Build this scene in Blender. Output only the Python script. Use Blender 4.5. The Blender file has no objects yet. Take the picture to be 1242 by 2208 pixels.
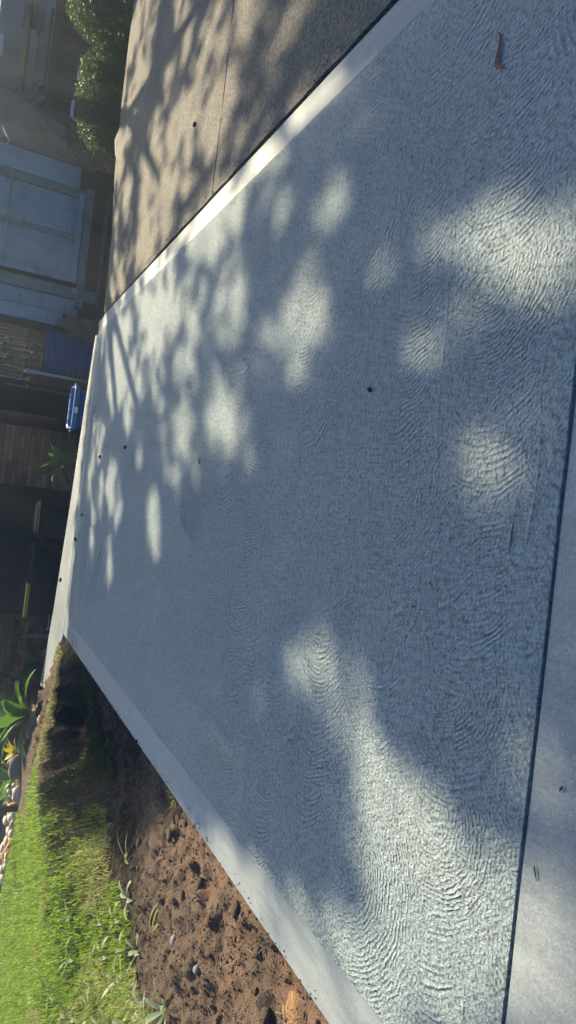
import bpy, bmesh, math, random
import numpy as np
from mathutils import Vector, Matrix
rad = math.radians
scene = bpy.context.scene
C = scene.collection
rng = np.random.default_rng(7)
random.seed(7)

# ------------------------------------------------------------------ camera, sky, sun, exposure
EYE = 1.55
PITCH, ROLL = rad(27.0), math.atan(0.112)
fw = Vector((0, math.cos(PITCH), -math.sin(PITCH)))
rt = Vector((1, 0, 0)); up = rt.cross(fw)
rt2 = math.cos(ROLL) * rt + math.sin(ROLL) * up
up2 = math.cos(ROLL) * up - math.sin(ROLL) * rt
cam = bpy.data.cameras.new('camera'); camo = bpy.data.objects.new('camera', cam); C.objects.link(camo)
# the phone was held sideways: the picture's left is the sky side
ax, ay, az = -up2, rt2, -fw
camo.matrix_world = Matrix(((ax.x, ay.x, az.x, 0), (ax.y, ay.y, az.y, 0), (ax.z, ay.z, az.z, EYE), (0, 0, 0, 1)))
cam.sensor_fit = 'VERTICAL'; cam.sensor_height = 36; cam.sensor_width = 24
cam.lens = 36 * 1421 / 2208
cam.clip_start = 0.05; cam.clip_end = 1500
scene.camera = camo

SUN_EL, SUN_AZ = rad(42), rad(25)
SD = Vector((math.sin(SUN_AZ) * math.cos(SUN_EL), math.cos(SUN_AZ) * math.cos(SUN_EL), math.sin(SUN_EL)))
w = bpy.data.worlds.new('World'); scene.world = w; w.use_nodes = True
wn = w.node_tree; wn.nodes.clear()
wo = wn.nodes.new('ShaderNodeOutputWorld'); wb = wn.nodes.new('ShaderNodeBackground'); ws = wn.nodes.new('ShaderNodeTexSky')
ws.sky_type = 'NISHITA'; ws.sun_disc = False; ws.sun_elevation = SUN_EL; ws.sun_rotation = SUN_AZ
wb.inputs['Strength'].default_value = 0.05
ws.air_density = 1.0; ws.dust_density = 0.2; ws.ozone_density = 6.0
whs = wn.nodes.new('ShaderNodeHueSaturation'); whs.inputs['Saturation'].default_value = 1.5
wn.links.new(ws.outputs[0], whs.inputs['Color']); wn.links.new(whs.outputs[0], wb.inputs[0]); wn.links.new(wb.outputs[0], wo.inputs[0])
sl = bpy.data.lights.new('sun', 'SUN'); sl.energy = 5.0; sl.angle = rad(0.6); sl.color = (1.0, 0.865, 0.58)
so = bpy.data.objects.new('sun', sl); C.objects.link(so); so.rotation_euler = SD.to_track_quat('Z', 'Y').to_euler(); so.location = SD * 60
scene.view_settings.view_transform = 'Standard'; scene.view_settings.look = 'None'
scene.view_settings.exposure = 1.6; scene.view_settings.gamma = 1.0
scene.view_settings.use_curve_mapping = False

# ------------------------------------------------------------------ helpers
def tag(o, label=None, cat=None, group=None, kind=None):
    if label: o['label'] = label
    if cat: o['category'] = cat
    if group: o['group'] = group
    if kind: o['kind'] = kind
    return o

def link(name, me, m=None, parent=None, loc=None, rot=None):
    o = bpy.data.objects.new(name, me); C.objects.link(o)
    if m is not None:
        for k in (m if isinstance(m, (list, tuple)) else [m]): me.materials.append(k)
    if parent: o.parent = parent
    if loc is not None: o.location = loc
    if rot is not None: o.rotation_euler = rot
    return o

def empty(name, loc=(0, 0, 0), rz=0, parent=None):
    o = bpy.data.objects.new(name, None); C.objects.link(o); o.location = loc; o.rotation_euler = (0, 0, rz); o.empty_display_size = .1
    if parent: o.parent = parent
    return o

def pydata(name, v, f, smooth=False):
    me = bpy.data.meshes.new(name); me.from_pydata([tuple(p) for p in v], [], [tuple(q) for q in f]); me.update()
    if smooth: me.polygons.foreach_set('use_smooth', [True] * len(me.polygons))
    return me

def npmesh(name, V, F, smooth=False, mat_idx=None):
    """V (n,3), F (m,k) uniform face size"""
    me = bpy.data.meshes.new(name)
    V = np.asarray(V, np.float32); F = np.asarray(F, np.int32); m, k = F.shape
    me.vertices.add(len(V)); me.vertices.foreach_set('co', V.ravel())
    me.loops.add(m * k); me.loops.foreach_set('vertex_index', F.ravel())
    me.polygons.add(m); me.polygons.foreach_set('loop_start', np.arange(0, m * k, k, dtype=np.int32))
    try: me.polygons.foreach_set('loop_total', np.full(m, k, np.int32))
    except Exception: pass
    if mat_idx is not None: me.polygons.foreach_set('material_index', np.asarray(mat_idx, np.int32))
    me.update(calc_edges=True)
    if smooth: me.polygons.foreach_set('use_smooth', np.ones(m, bool))
    return me

class MB:
    def __init__(s): s.bm = bmesh.new()
    def box(s, c, d, rz=0, ry=0, rx=0, bev=0):
        M = Matrix.Translation(c) @ Matrix.Rotation(rz, 4, 'Z') @ Matrix.Rotation(ry, 4, 'Y') @ Matrix.Rotation(rx, 4, 'X') @ Matrix.Diagonal((d[0], d[1], d[2], 1))
        r = bmesh.ops.create_cube(s.bm, size=1, matrix=M)
        if bev:
            es = list({e for v in r['verts'] for e in v.link_edges})
            bmesh.ops.bevel(s.bm, geom=es, offset=bev, segments=2, affect='EDGES', profile=.5)
        return s
    def bar(s, a, b, w, d=None, roll=0):
        a, b = Vector(a), Vector(b); L = (b - a).length
        q = (b - a).to_track_quat('Z', 'Y').to_matrix().to_4x4()
        M = Matrix.Translation((a + b) / 2) @ q @ Matrix.Rotation(roll, 4, 'Z') @ Matrix.Diagonal((w, d or w, L, 1))
        bmesh.ops.create_cube(s.bm, size=1, matrix=M); return s
    def tube(s, pts, r, n=8, cap=True):
        pts = [Vector(p) for p in pts]; rs = r if isinstance(r, (list, tuple)) else [r] * len(pts); rings = []
        for i, p in enumerate(pts):
            d = (pts[min(i + 1, len(pts) - 1)] - pts[max(i - 1, 0)]).normalized()
            u = d.orthogonal().normalized() if i == 0 else (u - d * u.dot(d)).normalized()
            v = d.cross(u)
            rings.append([s.bm.verts.new(p + rs[i] * (math.cos(2 * math.pi * k / n) * u + math.sin(2 * math.pi * k / n) * v)) for k in range(n)])
        for A, B in zip(rings, rings[1:]):
            for k in range(n): s.bm.faces.new((A[k], A[(k + 1) % n], B[(k + 1) % n], B[k])).smooth = True
        if cap:
            s.bm.faces.new(rings[0][::-1]); s.bm.faces.new(rings[-1])
        return s
    def lathe(s, prof, n=24, c=(0, 0, 0), sx=1, sy=1):
        rings = [[s.bm.verts.new((c[0] + r * sx * math.cos(2 * math.pi * k / n), c[1] + r * sy * math.sin(2 * math.pi * k / n), c[2] + z)) for k in range(n)] for r, z in prof]
        for A, B in zip(rings, rings[1:]):
            for k in range(n): s.bm.faces.new((A[k], A[(k + 1) % n], B[(k + 1) % n], B[k])).smooth = True
        return s
    def prism(s, poly, z0, z1, top_only=False):
        t = [s.bm.verts.new((x, y, z1)) for x, y in poly]; b = [s.bm.verts.new((x, y, z0)) for x, y in poly]
        s.bm.faces.new(t); s.bm.faces.new(b[::-1]); n = len(poly)
        for k in range(n): s.bm.faces.new((t[(k + 1) % n], t[k], b[k], b[(k + 1) % n]))
        return s
    def build(s, name, m=None, parent=None, loc=None, rot=None, fix=True):
        if fix: bmesh.ops.recalc_face_normals(s.bm, faces=s.bm.faces)
        me = bpy.data.meshes.new(name); s.bm.to_mesh(me); s.bm.free()
        return link(name, me, m, parent, loc, rot)

def hash2(ix, iy, seed):
    n = (ix.astype(np.int64) * 374761393 + iy.astype(np.int64) * 668265263 + seed * 1442695041) & 0x7fffffff
    n = ((n ^ (n >> 13)) * 1274126177) & 0x7fffffff
    return ((n ^ (n >> 16)) & 0xffff) / 65535.0
def vnoise(x, y, seed=0):
    x = np.asarray(x, float); y = np.asarray(y, float)
    ix, iy = np.floor(x), np.floor(y); fx, fy = x - ix, y - iy
    fx = fx * fx * (3 - 2 * fx); fy = fy * fy * (3 - 2 * fy)
    a, b = hash2(ix, iy, seed), hash2(ix + 1, iy, seed); c, d = hash2(ix, iy + 1, seed), hash2(ix + 1, iy + 1, seed)
    return (a + (b - a) * fx) * (1 - fy) + (c + (d - c) * fx) * fy
def fbm(x, y, f=1, o=4, seed=0):
    t = 0; amp = .5; tot = 0
    for i in range(o): t = t + amp * vnoise(x * f, y * f, seed + i); tot += amp; amp *= .5; f *= 2.03
    return t / tot * 2 - 1
def sstep(a, b, x):
    t = np.clip((x - a) / (b - a), 0, 1); return t * t * (3 - 2 * t)
def inpoly(x, y, P):
    x = np.asarray(x); y = np.asarray(y); r = np.zeros(x.shape, bool); n = len(P); j = n - 1
    for i in range(n):
        xi, yi = P[i]; xj, yj = P[j]
        cnd = ((yi > y) != (yj > y)) & (x < (xj - xi) * (y - yi) / (yj - yi + 1e-12) + xi)
        r ^= cnd; j = i
    return r

# ------------------------------------------------------------------ materials
class NT:
    def __init__(s, name):
        s.m = bpy.data.materials.new(name); s.m.use_nodes = True; s.t = s.m.node_tree; s.t.nodes.clear()
        s.out = s.n('ShaderNodeOutputMaterial'); s.p = s.n('ShaderNodeBsdfPrincipled'); s.l(s.p.outputs[0], s.out.inputs[0])
        s.tc = s.n('ShaderNodeTexCoord').outputs['Object']
    def n(s, t, **k):
        o = s.t.nodes.new(t)
        for a, b in k.items(): setattr(o, a, b)
        return o
    def l(s, a, b): s.t.links.new(a, b)
    def put(s, sock, v):
        if hasattr(v, 'node'): s.l(v, sock)
        else: sock.default_value = v
    def math(s, op, a, b=0.0, c=None, clamp=False):
        o = s.n('ShaderNodeMath', operation=op, use_clamp=clamp); s.put(o.inputs[0], a); s.put(o.inputs[1], b)
        if c is not None: s.put(o.inputs[2], c)
        return o.outputs[0]
    def noise(s, scale, detail=3, rough=.55, vec=None, dist=0, dims='3D'):
        o = s.n('ShaderNodeTexNoise', noise_dimensions=dims); s.put(o.inputs['Vector'], vec if vec is not None else s.tc)
        o.inputs['Scale'].default_value = scale; o.inputs['Detail'].default_value = detail; o.inputs['Roughness'].default_value = rough; o.inputs['Distortion'].default_value = dist
        return o.outputs['Fac']
    def vor(s, scale, feature='F1', vec=None):
        o = s.n('ShaderNodeTexVoronoi', feature=feature); s.put(o.inputs['Vector'], vec if vec is not None else s.tc); o.inputs['Scale'].default_value = scale
        return o
    def ramp(s, f, stops):
        o = s.n('ShaderNodeValToRGB'); s.l(f, o.inputs[0]); e = o.color_ramp.elements
        while len(e) < len(stops): e.new(.5)
        for q, (p, c) in zip(e, stops):
            q.position = p; q.color = (c[0], c[1], c[2], 1) if isinstance(c, (tuple, list)) else (c, c, c, 1)
        return o.outputs[0]
    def mix(s, f, a, b, mode='MIX'):
        o = s.n('ShaderNodeMix', data_type='RGBA', blend_type=mode); s.put(o.inputs[0], f)
        for i, v in ((6, a), (7, b)): s.put(o.inputs[i], v if hasattr(v, 'node') else (v[0], v[1], v[2], 1))
        return o.outputs[2]
    def maprange(s, v, a, b, c, d, smooth=False):
        o = s.n('ShaderNodeMapRange'); o.interpolation_type = 'SMOOTHSTEP' if smooth else 'LINEAR'
        s.put(o.inputs[0], v)
        for i, q in enumerate((a, b, c, d)): s.put(o.inputs[1 + i], q)
        return o.outputs[0]
    def sep(s, v): o = s.n('ShaderNodeSeparateXYZ'); s.l(v, o.inputs[0]); return o.outputs
    def comb(s, x, y, z): o = s.n('ShaderNodeCombineXYZ'); s.put(o.inputs[0], x); s.put(o.inputs[1], y); s.put(o.inputs[2], z); return o.outputs[0]
    def bump(s, h, dist, strength=1, nrm=None):
        o = s.n('ShaderNodeBump'); s.l(h, o.inputs['Height']); o.inputs['Distance'].default_value = dist; o.inputs['Strength'].default_value = strength
        if nrm is not None: s.l(nrm, o.inputs['Normal'])
        return o.outputs[0]
    def fin(s, col=None, rough=None, nrm=None, spec=None):
        if col is not None: s.put(s.p.inputs['Base Color'], col if hasattr(col, 'node') else (*col, 1))
        if rough is not None: s.put(s.p.inputs['Roughness'], rough)
        if nrm is not None: s.l(nrm, s.p.inputs['Normal'])
        if spec is not None: s.p.inputs['Specular IOR Level'].default_value = spec
        return s.m

def simple(name, col, rough=.7, var=.25, scale=6, bump=.0, bscale=40, per_object=0., spec=.4, metal=0, dirt=None):
    t = NT(name)
    f = t.noise(scale, 4)
    c = t.mix(f, tuple(x * (1 - var) for x in col), tuple(min(1, x * (1 + var)) for x in col))
    if per_object:
        oi = t.n('ShaderNodeObjectInfo').outputs['Random']
        c = t.mix(1.0, c, t.ramp(oi, [(0, 1 - per_object), (1, 1 + per_object)]), 'MULTIPLY')
    if dirt:
        c = t.mix(t.maprange(t.noise(dirt[1], 5, .65), .5, .68, 0, dirt[2] if len(dirt) > 2 else .8), c, dirt[0])
    t.p.inputs['Metallic'].default_value = metal
    return t.fin(c, rough, t.bump(t.noise(bscale, 4), bump) if bump else None, spec)

M = {}
def concrete_field():
    t = NT('swirl_finished_concrete')
    x, y, z = t.sep(t.tc)
    # gentle warp so that no row is ruler-straight
    wv = t.noise(.9, 2, .5); wv2 = t.noise(3.1, 2, .5)
    yw = t.math('ADD', y, t.math('MULTIPLY', t.math('SUBTRACT', wv, .5), .30))
    xw = t.math('ADD', x, t.math('MULTIPLY', t.math('SUBTRACT', wv2, .5), .10))
    def sweep(width, yoff, seed, R, per):
        b = t.math('DIVIDE', t.math('ADD', yw, yoff), width)
        bi = t.math('FLOOR', b)
        yl = t.math('MULTIPLY', t.math('SUBTRACT', t.math('FRACT', b), .5), 2)
        rn = t.n('ShaderNodeTexWhiteNoise', noise_dimensions='1D'); t.put(rn.inputs['W'], t.math('ADD', bi, seed)); rv = rn.outputs[0]
        arc = t.math('MULTIPLY', t.math('MULTIPLY', yl, yl), -R)
        ph0 = t.math('ADD', xw, arc)
        sx = t.math('DIVIDE', t.math('ADD', ph0, t.math('MULTIPLY', rv, 9)), 1.05)
        si = t.math('FLOOR', sx)
        rs = t.n('ShaderNodeTexWhiteNoise', noise_dimensions='2D'); t.put(rs.inputs['Vector'], t.comb(t.math('ADD', bi, seed), si, 0))
        v = t.comb(t.math('DIVIDE', ph0, t.math('MULTIPLY', per, 1.7)), t.math('MULTIPLY', yl, .8), t.math('MULTIPLY', bi, 7.3))
        wob = t.math('MULTIPLY', t.math('SUBTRACT', t.noise(7, 3, .6, t.comb(x, y, t.math('MULTIPLY', bi, 3.7))), .5), .034)
        sn = t.math('SINE', t.math('MULTIPLY', t.math('ADD', ph0, wob), 2 * math.pi / per))
        lines = t.math('MULTIPLY', t.math('POWER', t.math('ADD', .5, t.math('MULTIPLY', sn, .5)), 1.6), t.maprange(t.noise(1.0, 2, .55, v), .34, .62, .1, 1.35))
        return lines, rs.outputs[0], yl, t.math('FRACT', sx)
    l1, r1, y1, f1 = sweep(.46, .39, 11.0, .13, .0225)
    l2, r2, y2, f2 = sweep(.66, .41, 37.0, .24, .028)
    big = t.noise(.75, 3, .5)
    amp1 = t.maprange(t.noise(.9, 2, .5, t.comb(x, y, 4.0)), .40, .52, .0, 1.0, True)
    amp2 = t.maprange(t.noise(.8, 2, .5, t.comb(x, y, 9.0)), .44, .56, .0, 1.0, True)
    def fade(yl): return t.maprange(t.math('ABSOLUTE', yl), .55, .98, 1, 0, True)
    def spot(px, py, rx, ry):
        a = t.math('DIVIDE', t.math('SUBTRACT', x, px), rx); b_ = t.math('DIVIDE', t.math('SUBTRACT', y, py), ry)
        return t.maprange(t.math('ADD', t.math('MULTIPLY', a, a), t.math('MULTIPLY', b_, b_)), .5, 1.2, 1, 0, True)
    for sp in ((-1.0, 2.6, .5, .3), (-1.6, 3.1, .35, .3), (-.55, 3.5, .6, .35)): amp1 = t.math('MAXIMUM', amp1, t.math('MULTIPLY', spot(*sp), 1.25))
    # broad sweeps of the float, each from the spot where the worker stood
    wobf = t.math('MULTIPLY', t.math('SUBTRACT', t.noise(8, 4, .68), .5), .062)
    fans = None
    for cx, cy, r0, r1, dx_, dy_, per_ in ((-1.38, 2.22, .06, .62, -.2, -.98, .018), (-.97, 1.74, .05, .42, -.42, -.91, .0165), (.89, 1.76, .05, .50, -.89, -.46, .017), (.16, 2.21, .08, .48, -.69, -.73, .019), (-.50, 1.75, .06, .40, -.7, -.7, .0165), (-.53, 3.38, .1, .6, -.46, -.89, .026), (1.4, 2.6, .1, .6, -.8, -.6, .024), (.2, 4.6, .1, .7, -.7, -.7, .028)):
        ex, ey = t.math('SUBTRACT', x, cx), t.math('SUBTRACT', y, cy)
        rr = t.math('SQRT', t.math('ADD', t.math('MULTIPLY', ex, ex), t.math('MULTIPLY', ey, ey)))
        cs = t.math('DIVIDE', t.math('ADD', t.math('MULTIPLY', ex, dx_), t.math('MULTIPLY', ey, dy_)), t.math('MAXIMUM', rr, .01))
        am = t.math('MULTIPLY', t.maprange(cs, .15, .6, 0, 1, True), t.math('MULTIPLY', t.maprange(rr, r0, r0 + .08, 0, 1, True), t.maprange(rr, r1 - .2, r1, 1, 0, True)))
        sn_ = t.math('SINE', t.math('MULTIPLY', t.math('ADD', rr, wobf), 2 * math.pi / per_))
        ln_ = t.math('MULTIPLY', am, t.math('SUBTRACT', t.math('POWER', t.math('ADD', .5, t.math('MULTIPLY', sn_, .5)), 1.7), .3))
        fans = ln_ if fans is None else t.math('ADD', fans, ln_)
        keep_ = t.math('SUBTRACT', 1, t.math('MULTIPLY', am, .85)); amp1 = t.math('MULTIPLY', amp1, keep_); amp2 = t.math('MULTIPLY', amp2, keep_)
    streak = t.math('MULTIPLY', t.maprange(t.noise(14, 4, .7), .4, .58, .1, 1.3), t.maprange(t.noise(2.6, 3, .6), .36, .56, .25, 1.1))
    fans = t.math('MULTIPLY', t.math('MULTIPLY', fans, streak), .72)
    amp1 = t.math('MULTIPLY', amp1, fade(y1)); amp2 = t.math('MULTIPLY', t.math('MULTIPLY', amp2, fade(y2)), .6)
    ridge = t.math('ADD', t.math('MULTIPLY', t.math('SUBTRACT', l1, .3), amp1), t.math('MULTIPLY', t.math('SUBTRACT', l2, .3), amp2))
    vf = t.vor(1.05, vec=t.comb(t.math('ADD', xw, t.math('MULTIPLY', t.noise(5, 1), .05)), yw, 0)); vf.inputs['Randomness'].default_value = .9
    fd = vf.outputs['Distance']; cr = t.sep(vf.outputs['Color'])
    pv = t.sep(vf.outputs['Position'])
    fy = t.math('SUBTRACT', yw, pv[1]); fx = t.math('SUBTRACT', xw, pv[0])
    l3n = t.noise(1.0, 1, .5, t.comb(t.math('DIVIDE', fd, .04), t.math('MULTIPLY', t.math('ARCTAN2', fy, fx), .9), t.math('MULTIPLY', cr[0], 50)))
    l3 = t.math('MULTIPLY', t.math('POWER', t.math('ADD', .5, t.math('MULTIPLY', t.math('SINE', t.math('MULTIPLY', t.math('ADD', fd, t.math('MULTIPLY', t.math('SUBTRACT', t.noise(8, 3, .6), .5), .03)), 2 * math.pi / .025)), .5)), 1.6), t.maprange(l3n, .32, .62, .2, 1.3))
    half = t.maprange(t.math('ADD', t.math('MULTIPLY', fx, -1.0), t.math('MULTIPLY', t.math('SUBTRACT', cr[1], .5), .3)), -.12, .10, 0, 1, True)
    ring = t.math('MULTIPLY', t.maprange(fd, .08, .2, 0, 1, True), t.maprange(fd, .42, .62, 1, 0, True))
    amp3 = t.math('MULTIPLY', t.math('MULTIPLY', half, ring), t.maprange(cr[2], .25, .5, .15, 1))
    brk = t.maprange(t.noise(7, 3, .6, t.comb(x, y, 31.0)), .38, .6, .25, 1.15)
    ridge = t.math('MULTIPLY', t.math('ADD', t.math('MULTIPLY', ridge, .8), t.math('MULTIPLY', t.math('SUBTRACT', l3, .3), t.math('MULTIPLY', amp3, 1.15))), brk)
    ridge = t.math('ADD', ridge, fans)
    g1 = t.noise(85, 3, .66); g2 = t.noise(200, 2, .6); g0 = t.noise(42, 2, .6)
    pit = t.ramp(t.vor(62).outputs['Distance'], [(0, 0.0), (.16, 1.0)])
    ptm = t.maprange(t.noise(14, 2), .5, .62, 0, 1)
    # the edge of each pass of the float leaves a fine lip
    lip = t.math('MULTIPLY', t.math('POWER', t.math('ABSOLUTE', y1), 50), t.maprange(t.noise(1.3, 2, .5, t.comb(x, y, 21.0)), .5, .6, 0, 1))
    h = t.math('ADD', t.math('MULTIPLY', ridge, .62), t.math('ADD', t.math('ADD', t.math('MULTIPLY', g1, 1.35), t.math('MULTIPLY', g0, .45)), t.math('MULTIPLY', g2, .35)))
    h = t.math('ADD', h, t.math('MULTIPLY', lip, .5))
    h = t.math('SUBTRACT', h, t.math('MULTIPLY', t.math('MULTIPLY', t.math('SUBTRACT', 1, pit), ptm), .6))
    n = t.bump(h, .022)
    n = t.bump(t.noise(1.6, 3, .5), .02, 1, n)
    def patch(r, f, yl): return t.math('MULTIPLY', t.math('MULTIPLY', t.math('SUBTRACT', r, .5), t.math('MULTIPLY', t.math('SUBTRACT', 1.0, f), t.maprange(f, 0, .07, 0, 1))), t.maprange(t.math('ABSOLUTE', yl), .6, 1.0, 1, 0, True))
    tone = t.math('ADD', t.math('ADD', .5, t.math('MULTIPLY', patch(r1, f1, y1), .42)), t.math('MULTIPLY', patch(r2, f2, y2), .42))
    c = t.mix(tone, (.295, .37, .42), (.42, .49, .525))
    c = t.mix(t.maprange(big, .35, .65, 0, 1), c, t.mix(.5, c, (.39, .44, .45)))
    gs = t.math('ADD', t.math('MULTIPLY', g1, .55), t.math('MULTIPLY', g0, .45))
    c = t.mix(t.maprange(t.noise(2.1, 5, .62), .48, .66, 0, .28), c, t.mix(1.0, c, (.70, .74, .78), 'MULTIPLY'))
    c = t.mix(t.maprange(t.noise(.55, 4, .6), .46, .62, 0, .35), c, t.mix(1.0, c, (1.12, 1.1, 1.06), 'MULTIPLY'))
    c = t.mix(1.0, c, t.ramp(t.maprange(gs, .36, .64, 0, 1), [(0, .45), (.45, .95), (1, 1.3)]), 'MULTIPLY')
    c = t.mix(t.math('MULTIPLY', t.math('SUBTRACT', 1, pit), t.math('MULTIPLY', ptm, .6)), c, (.09, .10, .11))
    r = t.math('ADD', t.maprange(tone, .3, .7, .26, .56), t.math('MULTIPLY', t.math('SUBTRACT', g1, .5), .25))
    return t.fin(c, r, n, .5)
M['field'] = concrete_field()

def trowelled(name='trowelled_concrete', rough=.44, col=(.26, .29, .31)):
    t = NT(name)
    x, y, z = t.sep(t.tc)
    st = t.noise(1, 4, .6, t.comb(t.math('MULTIPLY', x, 26), t.math('MULTIPLY', y, 3), 0))
    big = t.noise(1.3, 4, .55)
    c = t.mix(t.maprange(big, .3, .7, 0, 1), tuple(v * .88 for v in col), tuple(v * 1.08 for v in col))
    c = t.mix(t.maprange(st, .42, .7, 0, .5), c, tuple(v * .68 for v in col))
    c = t.mix(t.maprange(t.noise(4.5, 5, .65), .52, .7, 0, .45), c, tuple(v * 1.35 for v in col))
    c = t.mix(1.0, c, t.ramp(t.noise(120, 3, .65), [(.3, .75), (.7, 1.2)]), 'MULTIPLY')
    sp = t.vor(30).outputs['Distance']
    c = t.mix(t.math('MULTIPLY', t.maprange(sp, .05, .12, 1, 0), t.maprange(t.noise(7, 2), .55, .62, 0, .7)), c, (.13, .13, .14))
    h = t.math('ADD', t.math('MULTIPLY', st, .5), t.math('MULTIPLY', t.noise(150, 3, .6), .35))
    n = t.bump(h, .0045); n = t.bump(t.noise(2.2, 3), .012, 1, n)
    return t.fin(c, t.maprange(big, .3, .7, rough - .05, rough + .14), n, .5)
M['trowel'] = trowelled()

def old_concrete():
    t = NT('weathered_concrete')
    big = t.noise(.8, 5, .6); mid = t.noise(9, 4, .6); g = t.noise(70, 4, .65)
    c = t.mix(t.maprange(big, .3, .7, 0, 1), (.17, .15, .13), (.25, .22, .185))
    c = t.mix(t.maprange(mid, .4, .7, 0, .6), c, (.135, .12, .105))
    c = t.mix(t.maprange(t.noise(2.6, 5, .7), .5, .66, 0, .55), c, (.11, .10, .09))
    c = t.mix(1.0, c, t.ramp(t.noise(46, 3, .6), [(.34, .38), (.60, 1.3)]), 'MULTIPLY')
    v = t.vor(48); agg = t.ramp(v.outputs['Distance'], [(0.08, 0.0), (.34, 1.0)])
    c = t.mix(t.maprange(g, .52, .66, 0, .75), c, (.09, .08, .075))
    c = t.mix(t.math('MULTIPLY', t.maprange(t.vor(9).outputs['Distance'], .05, .1, 1, 0), .9), c, (.05, .045, .04))
    h = t.math('ADD', t.math('MULTIPLY', agg, -.5), t.math('ADD', g, t.math('MULTIPLY', mid, .6)))
    n = t.bump(h, .014); n = t.bump(t.noise(2, 3), .02, 1, n)
    return t.fin(c, t.maprange(g, .3, .7, .62, .85), n, .4)
M['oldcon'] = old_concrete()

def soil():
    t = NT('dug_soil')
    a = t.n('ShaderNodeAttribute', attribute_name='clay').outputs['Fac']
    d = t.n('ShaderNodeAttribute', attribute_name='trench_shade').outputs['Fac']
    f = t.noise(5, 6, .65); g = t.noise(60, 5, .7)
    c = t.mix(f, (.12, .084, .063), (.27, .20, .155))
    red = t.mix(t.noise(11, 5, .6), (.26, .14, .092), (.39, .25, .185))
    c = t.mix(t.math('MULTIPLY', a, t.maprange(t.noise(3.2, 4, .6), .38, .58, 0, 1), clamp=True), c, red)
    c = t.mix(d, c, t.mix(f, (.007, .0055, .005), (.024, .017, .013)))  # trench soil blackened in its colour to stand for the shade there
    c = t.mix(t.maprange(g, .5, .72, 0, .4), c, (.06, .038, .026))
    c = t.mix(t.maprange(t.noise(24, 4, .6), .54, .66, 0, .5), c, t.mix(.5, c, (.34, .27, .22)))
    n = t.bump(t.math('ADD', g, t.math('MULTIPLY', t.noise(130, 4, .65), .8)), .034)
    return t.fin(c, .92, n, .25)
M['soil'] = soil()

M['gateframe'] = simple('weathered_gate_frame', (.25, .27, .265), .7, .3, 5, .005, 30, .1, dirt=((.15, .12, .10), 3.5, .75))
def foliage(name, dark, light, trans=.35, scale=3., rough=.5, rnd=True):
    t = NT(name)
    f = t.noise(scale, 3)
    if rnd:
        a = t.n('ShaderNodeAttribute', attribute_name='tone').outputs['Fac']
        f = t.math('ADD', t.math('MULTIPLY', f, .5), t.math('MULTIPLY', a, .5))
    c = t.mix(t.maprange(f, .2, .8, 0, 1), dark, light)
    t.fin(c, rough, None, .35)
    tr = t.n('ShaderNodeBsdfTranslucent'); t.l(t.mix(.5, c, (light[0] * 1.2, light[1] * 1.25, light[2] * .5)), tr.inputs[0])
    ms = t.n('ShaderNodeMixShader'); ms.inputs[0].default_value = trans
    t.l(t.p.outputs[0], ms.inputs[1]); t.l(tr.outputs[0], ms.inputs[2]); t.l(ms.outputs[0], t.out.inputs[0])
    return t.m
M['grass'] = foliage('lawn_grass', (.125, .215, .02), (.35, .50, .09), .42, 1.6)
M['bankgrass'] = foliage('shade_painted_bank_grass', (.014, .034, .007), (.05, .085, .018), .3, 2)  # bank shade put into the green, a darker copy of the lawn
M['straw'] = foliage('dry_grass', (.30, .28, .13), (.6, .56, .34), .3, 2)
M['bush'] = foliage('bush_leaf', (.028, .062, .018), (.12, .19, .05), .35, 4)
M['crown'] = foliage('gum_leaf', (.035, .055, .02), (.07, .10, .04), .0, 1, .55)
M['vine'] = foliage('vine_leaf', (.04, .08, .04), (.14, .19, .10), .3, 8)
M['agave'] = foliage('broad_leaf', (.04, .12, .02), (.13, .26, .05), .35, 5, .32, False)
M['agave_dark'] = foliage('dark_broad_leaf', (.02, .06, .025), (.05, .11, .05), .2, 5, .35, False)
M['strap'] = foliage('strap_leaf', (.03, .09, .03), (.10, .22, .055), .3, 5, .4, False)
M['weed'] = foliage('weed_leaf', (.20, .27, .14), (.40, .46, .32), .3, 14, .5, False)
M['orange'] = foliage('orange_leaf', (.55, .22, .02), (.75, .36, .03), .3, 6, .5, False)
M['yellowleaf'] = foliage('yellow_leaf', (.35, .33, .03), (.6, .5, .06), .3, 6, .5, False)
def brickmat():
    t = NT('clay_brick'); r = t.n('ShaderNodeObjectInfo').outputs['Random']
    c = t.ramp(r, [(0, (.10, .05, .045)), (.2, (.30, .11, .06)), (.55, (.48, .175, .085)), (.85, (.56, .23, .10)), (1, (.60, .31, .15))])
    c = t.mix(t.noise(22, 4), t.mix(1, c, (.6, .6, .62), 'MULTIPLY'), c)
    return t.fin(c, .85, t.bump(t.noise(60, 4), .006), .25)
M['brick'] = brickmat()
M['mortar'] = simple('mortar', (.055, .045, .04), .9, .2, 20, .004, 90)
M['interior'] = simple('dark_garage_wall', (.20, .15, .14), .8, .2, 2)
M['gfloor'] = simple('garage_floor', (.09, .085, .08), .8, .2, 3)
M['roof'] = simple('roof_sheet', (.10, .09, .085), .6, .15, 3)
M['timber'] = simple('old_timber', (.085, .06, .045), .8, .35, 8, .006, 30, .25)
M['paletimber'] = simple('pale_timber', (.25, .21, .17), .75, .25, 8, .005, 30, .2)
M['rusttimber'] = simple('rust_brown_timber', (.23, .18, .145), .75, .35, 5, .005, 30, .15, dirt=((.07, .05, .04), 4))
M['bluepaint'] = simple('faded_blue_paint', (.38, .47, .51), .55, .16, 2.2, .004, 25, .10, .45, dirt=((.13, .10, .075), 3, .55))
M['bluepale'] = simple('pale_blue_paint', (.40, .50, .53), .55, .15, 2.2, .004, 25, .08, .45, dirt=((.2, .17, .12), 3, .5))
M['darkwall'] = simple('blue_grey_boards', (.30, .34, .38), .8, .15, 2)
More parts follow.
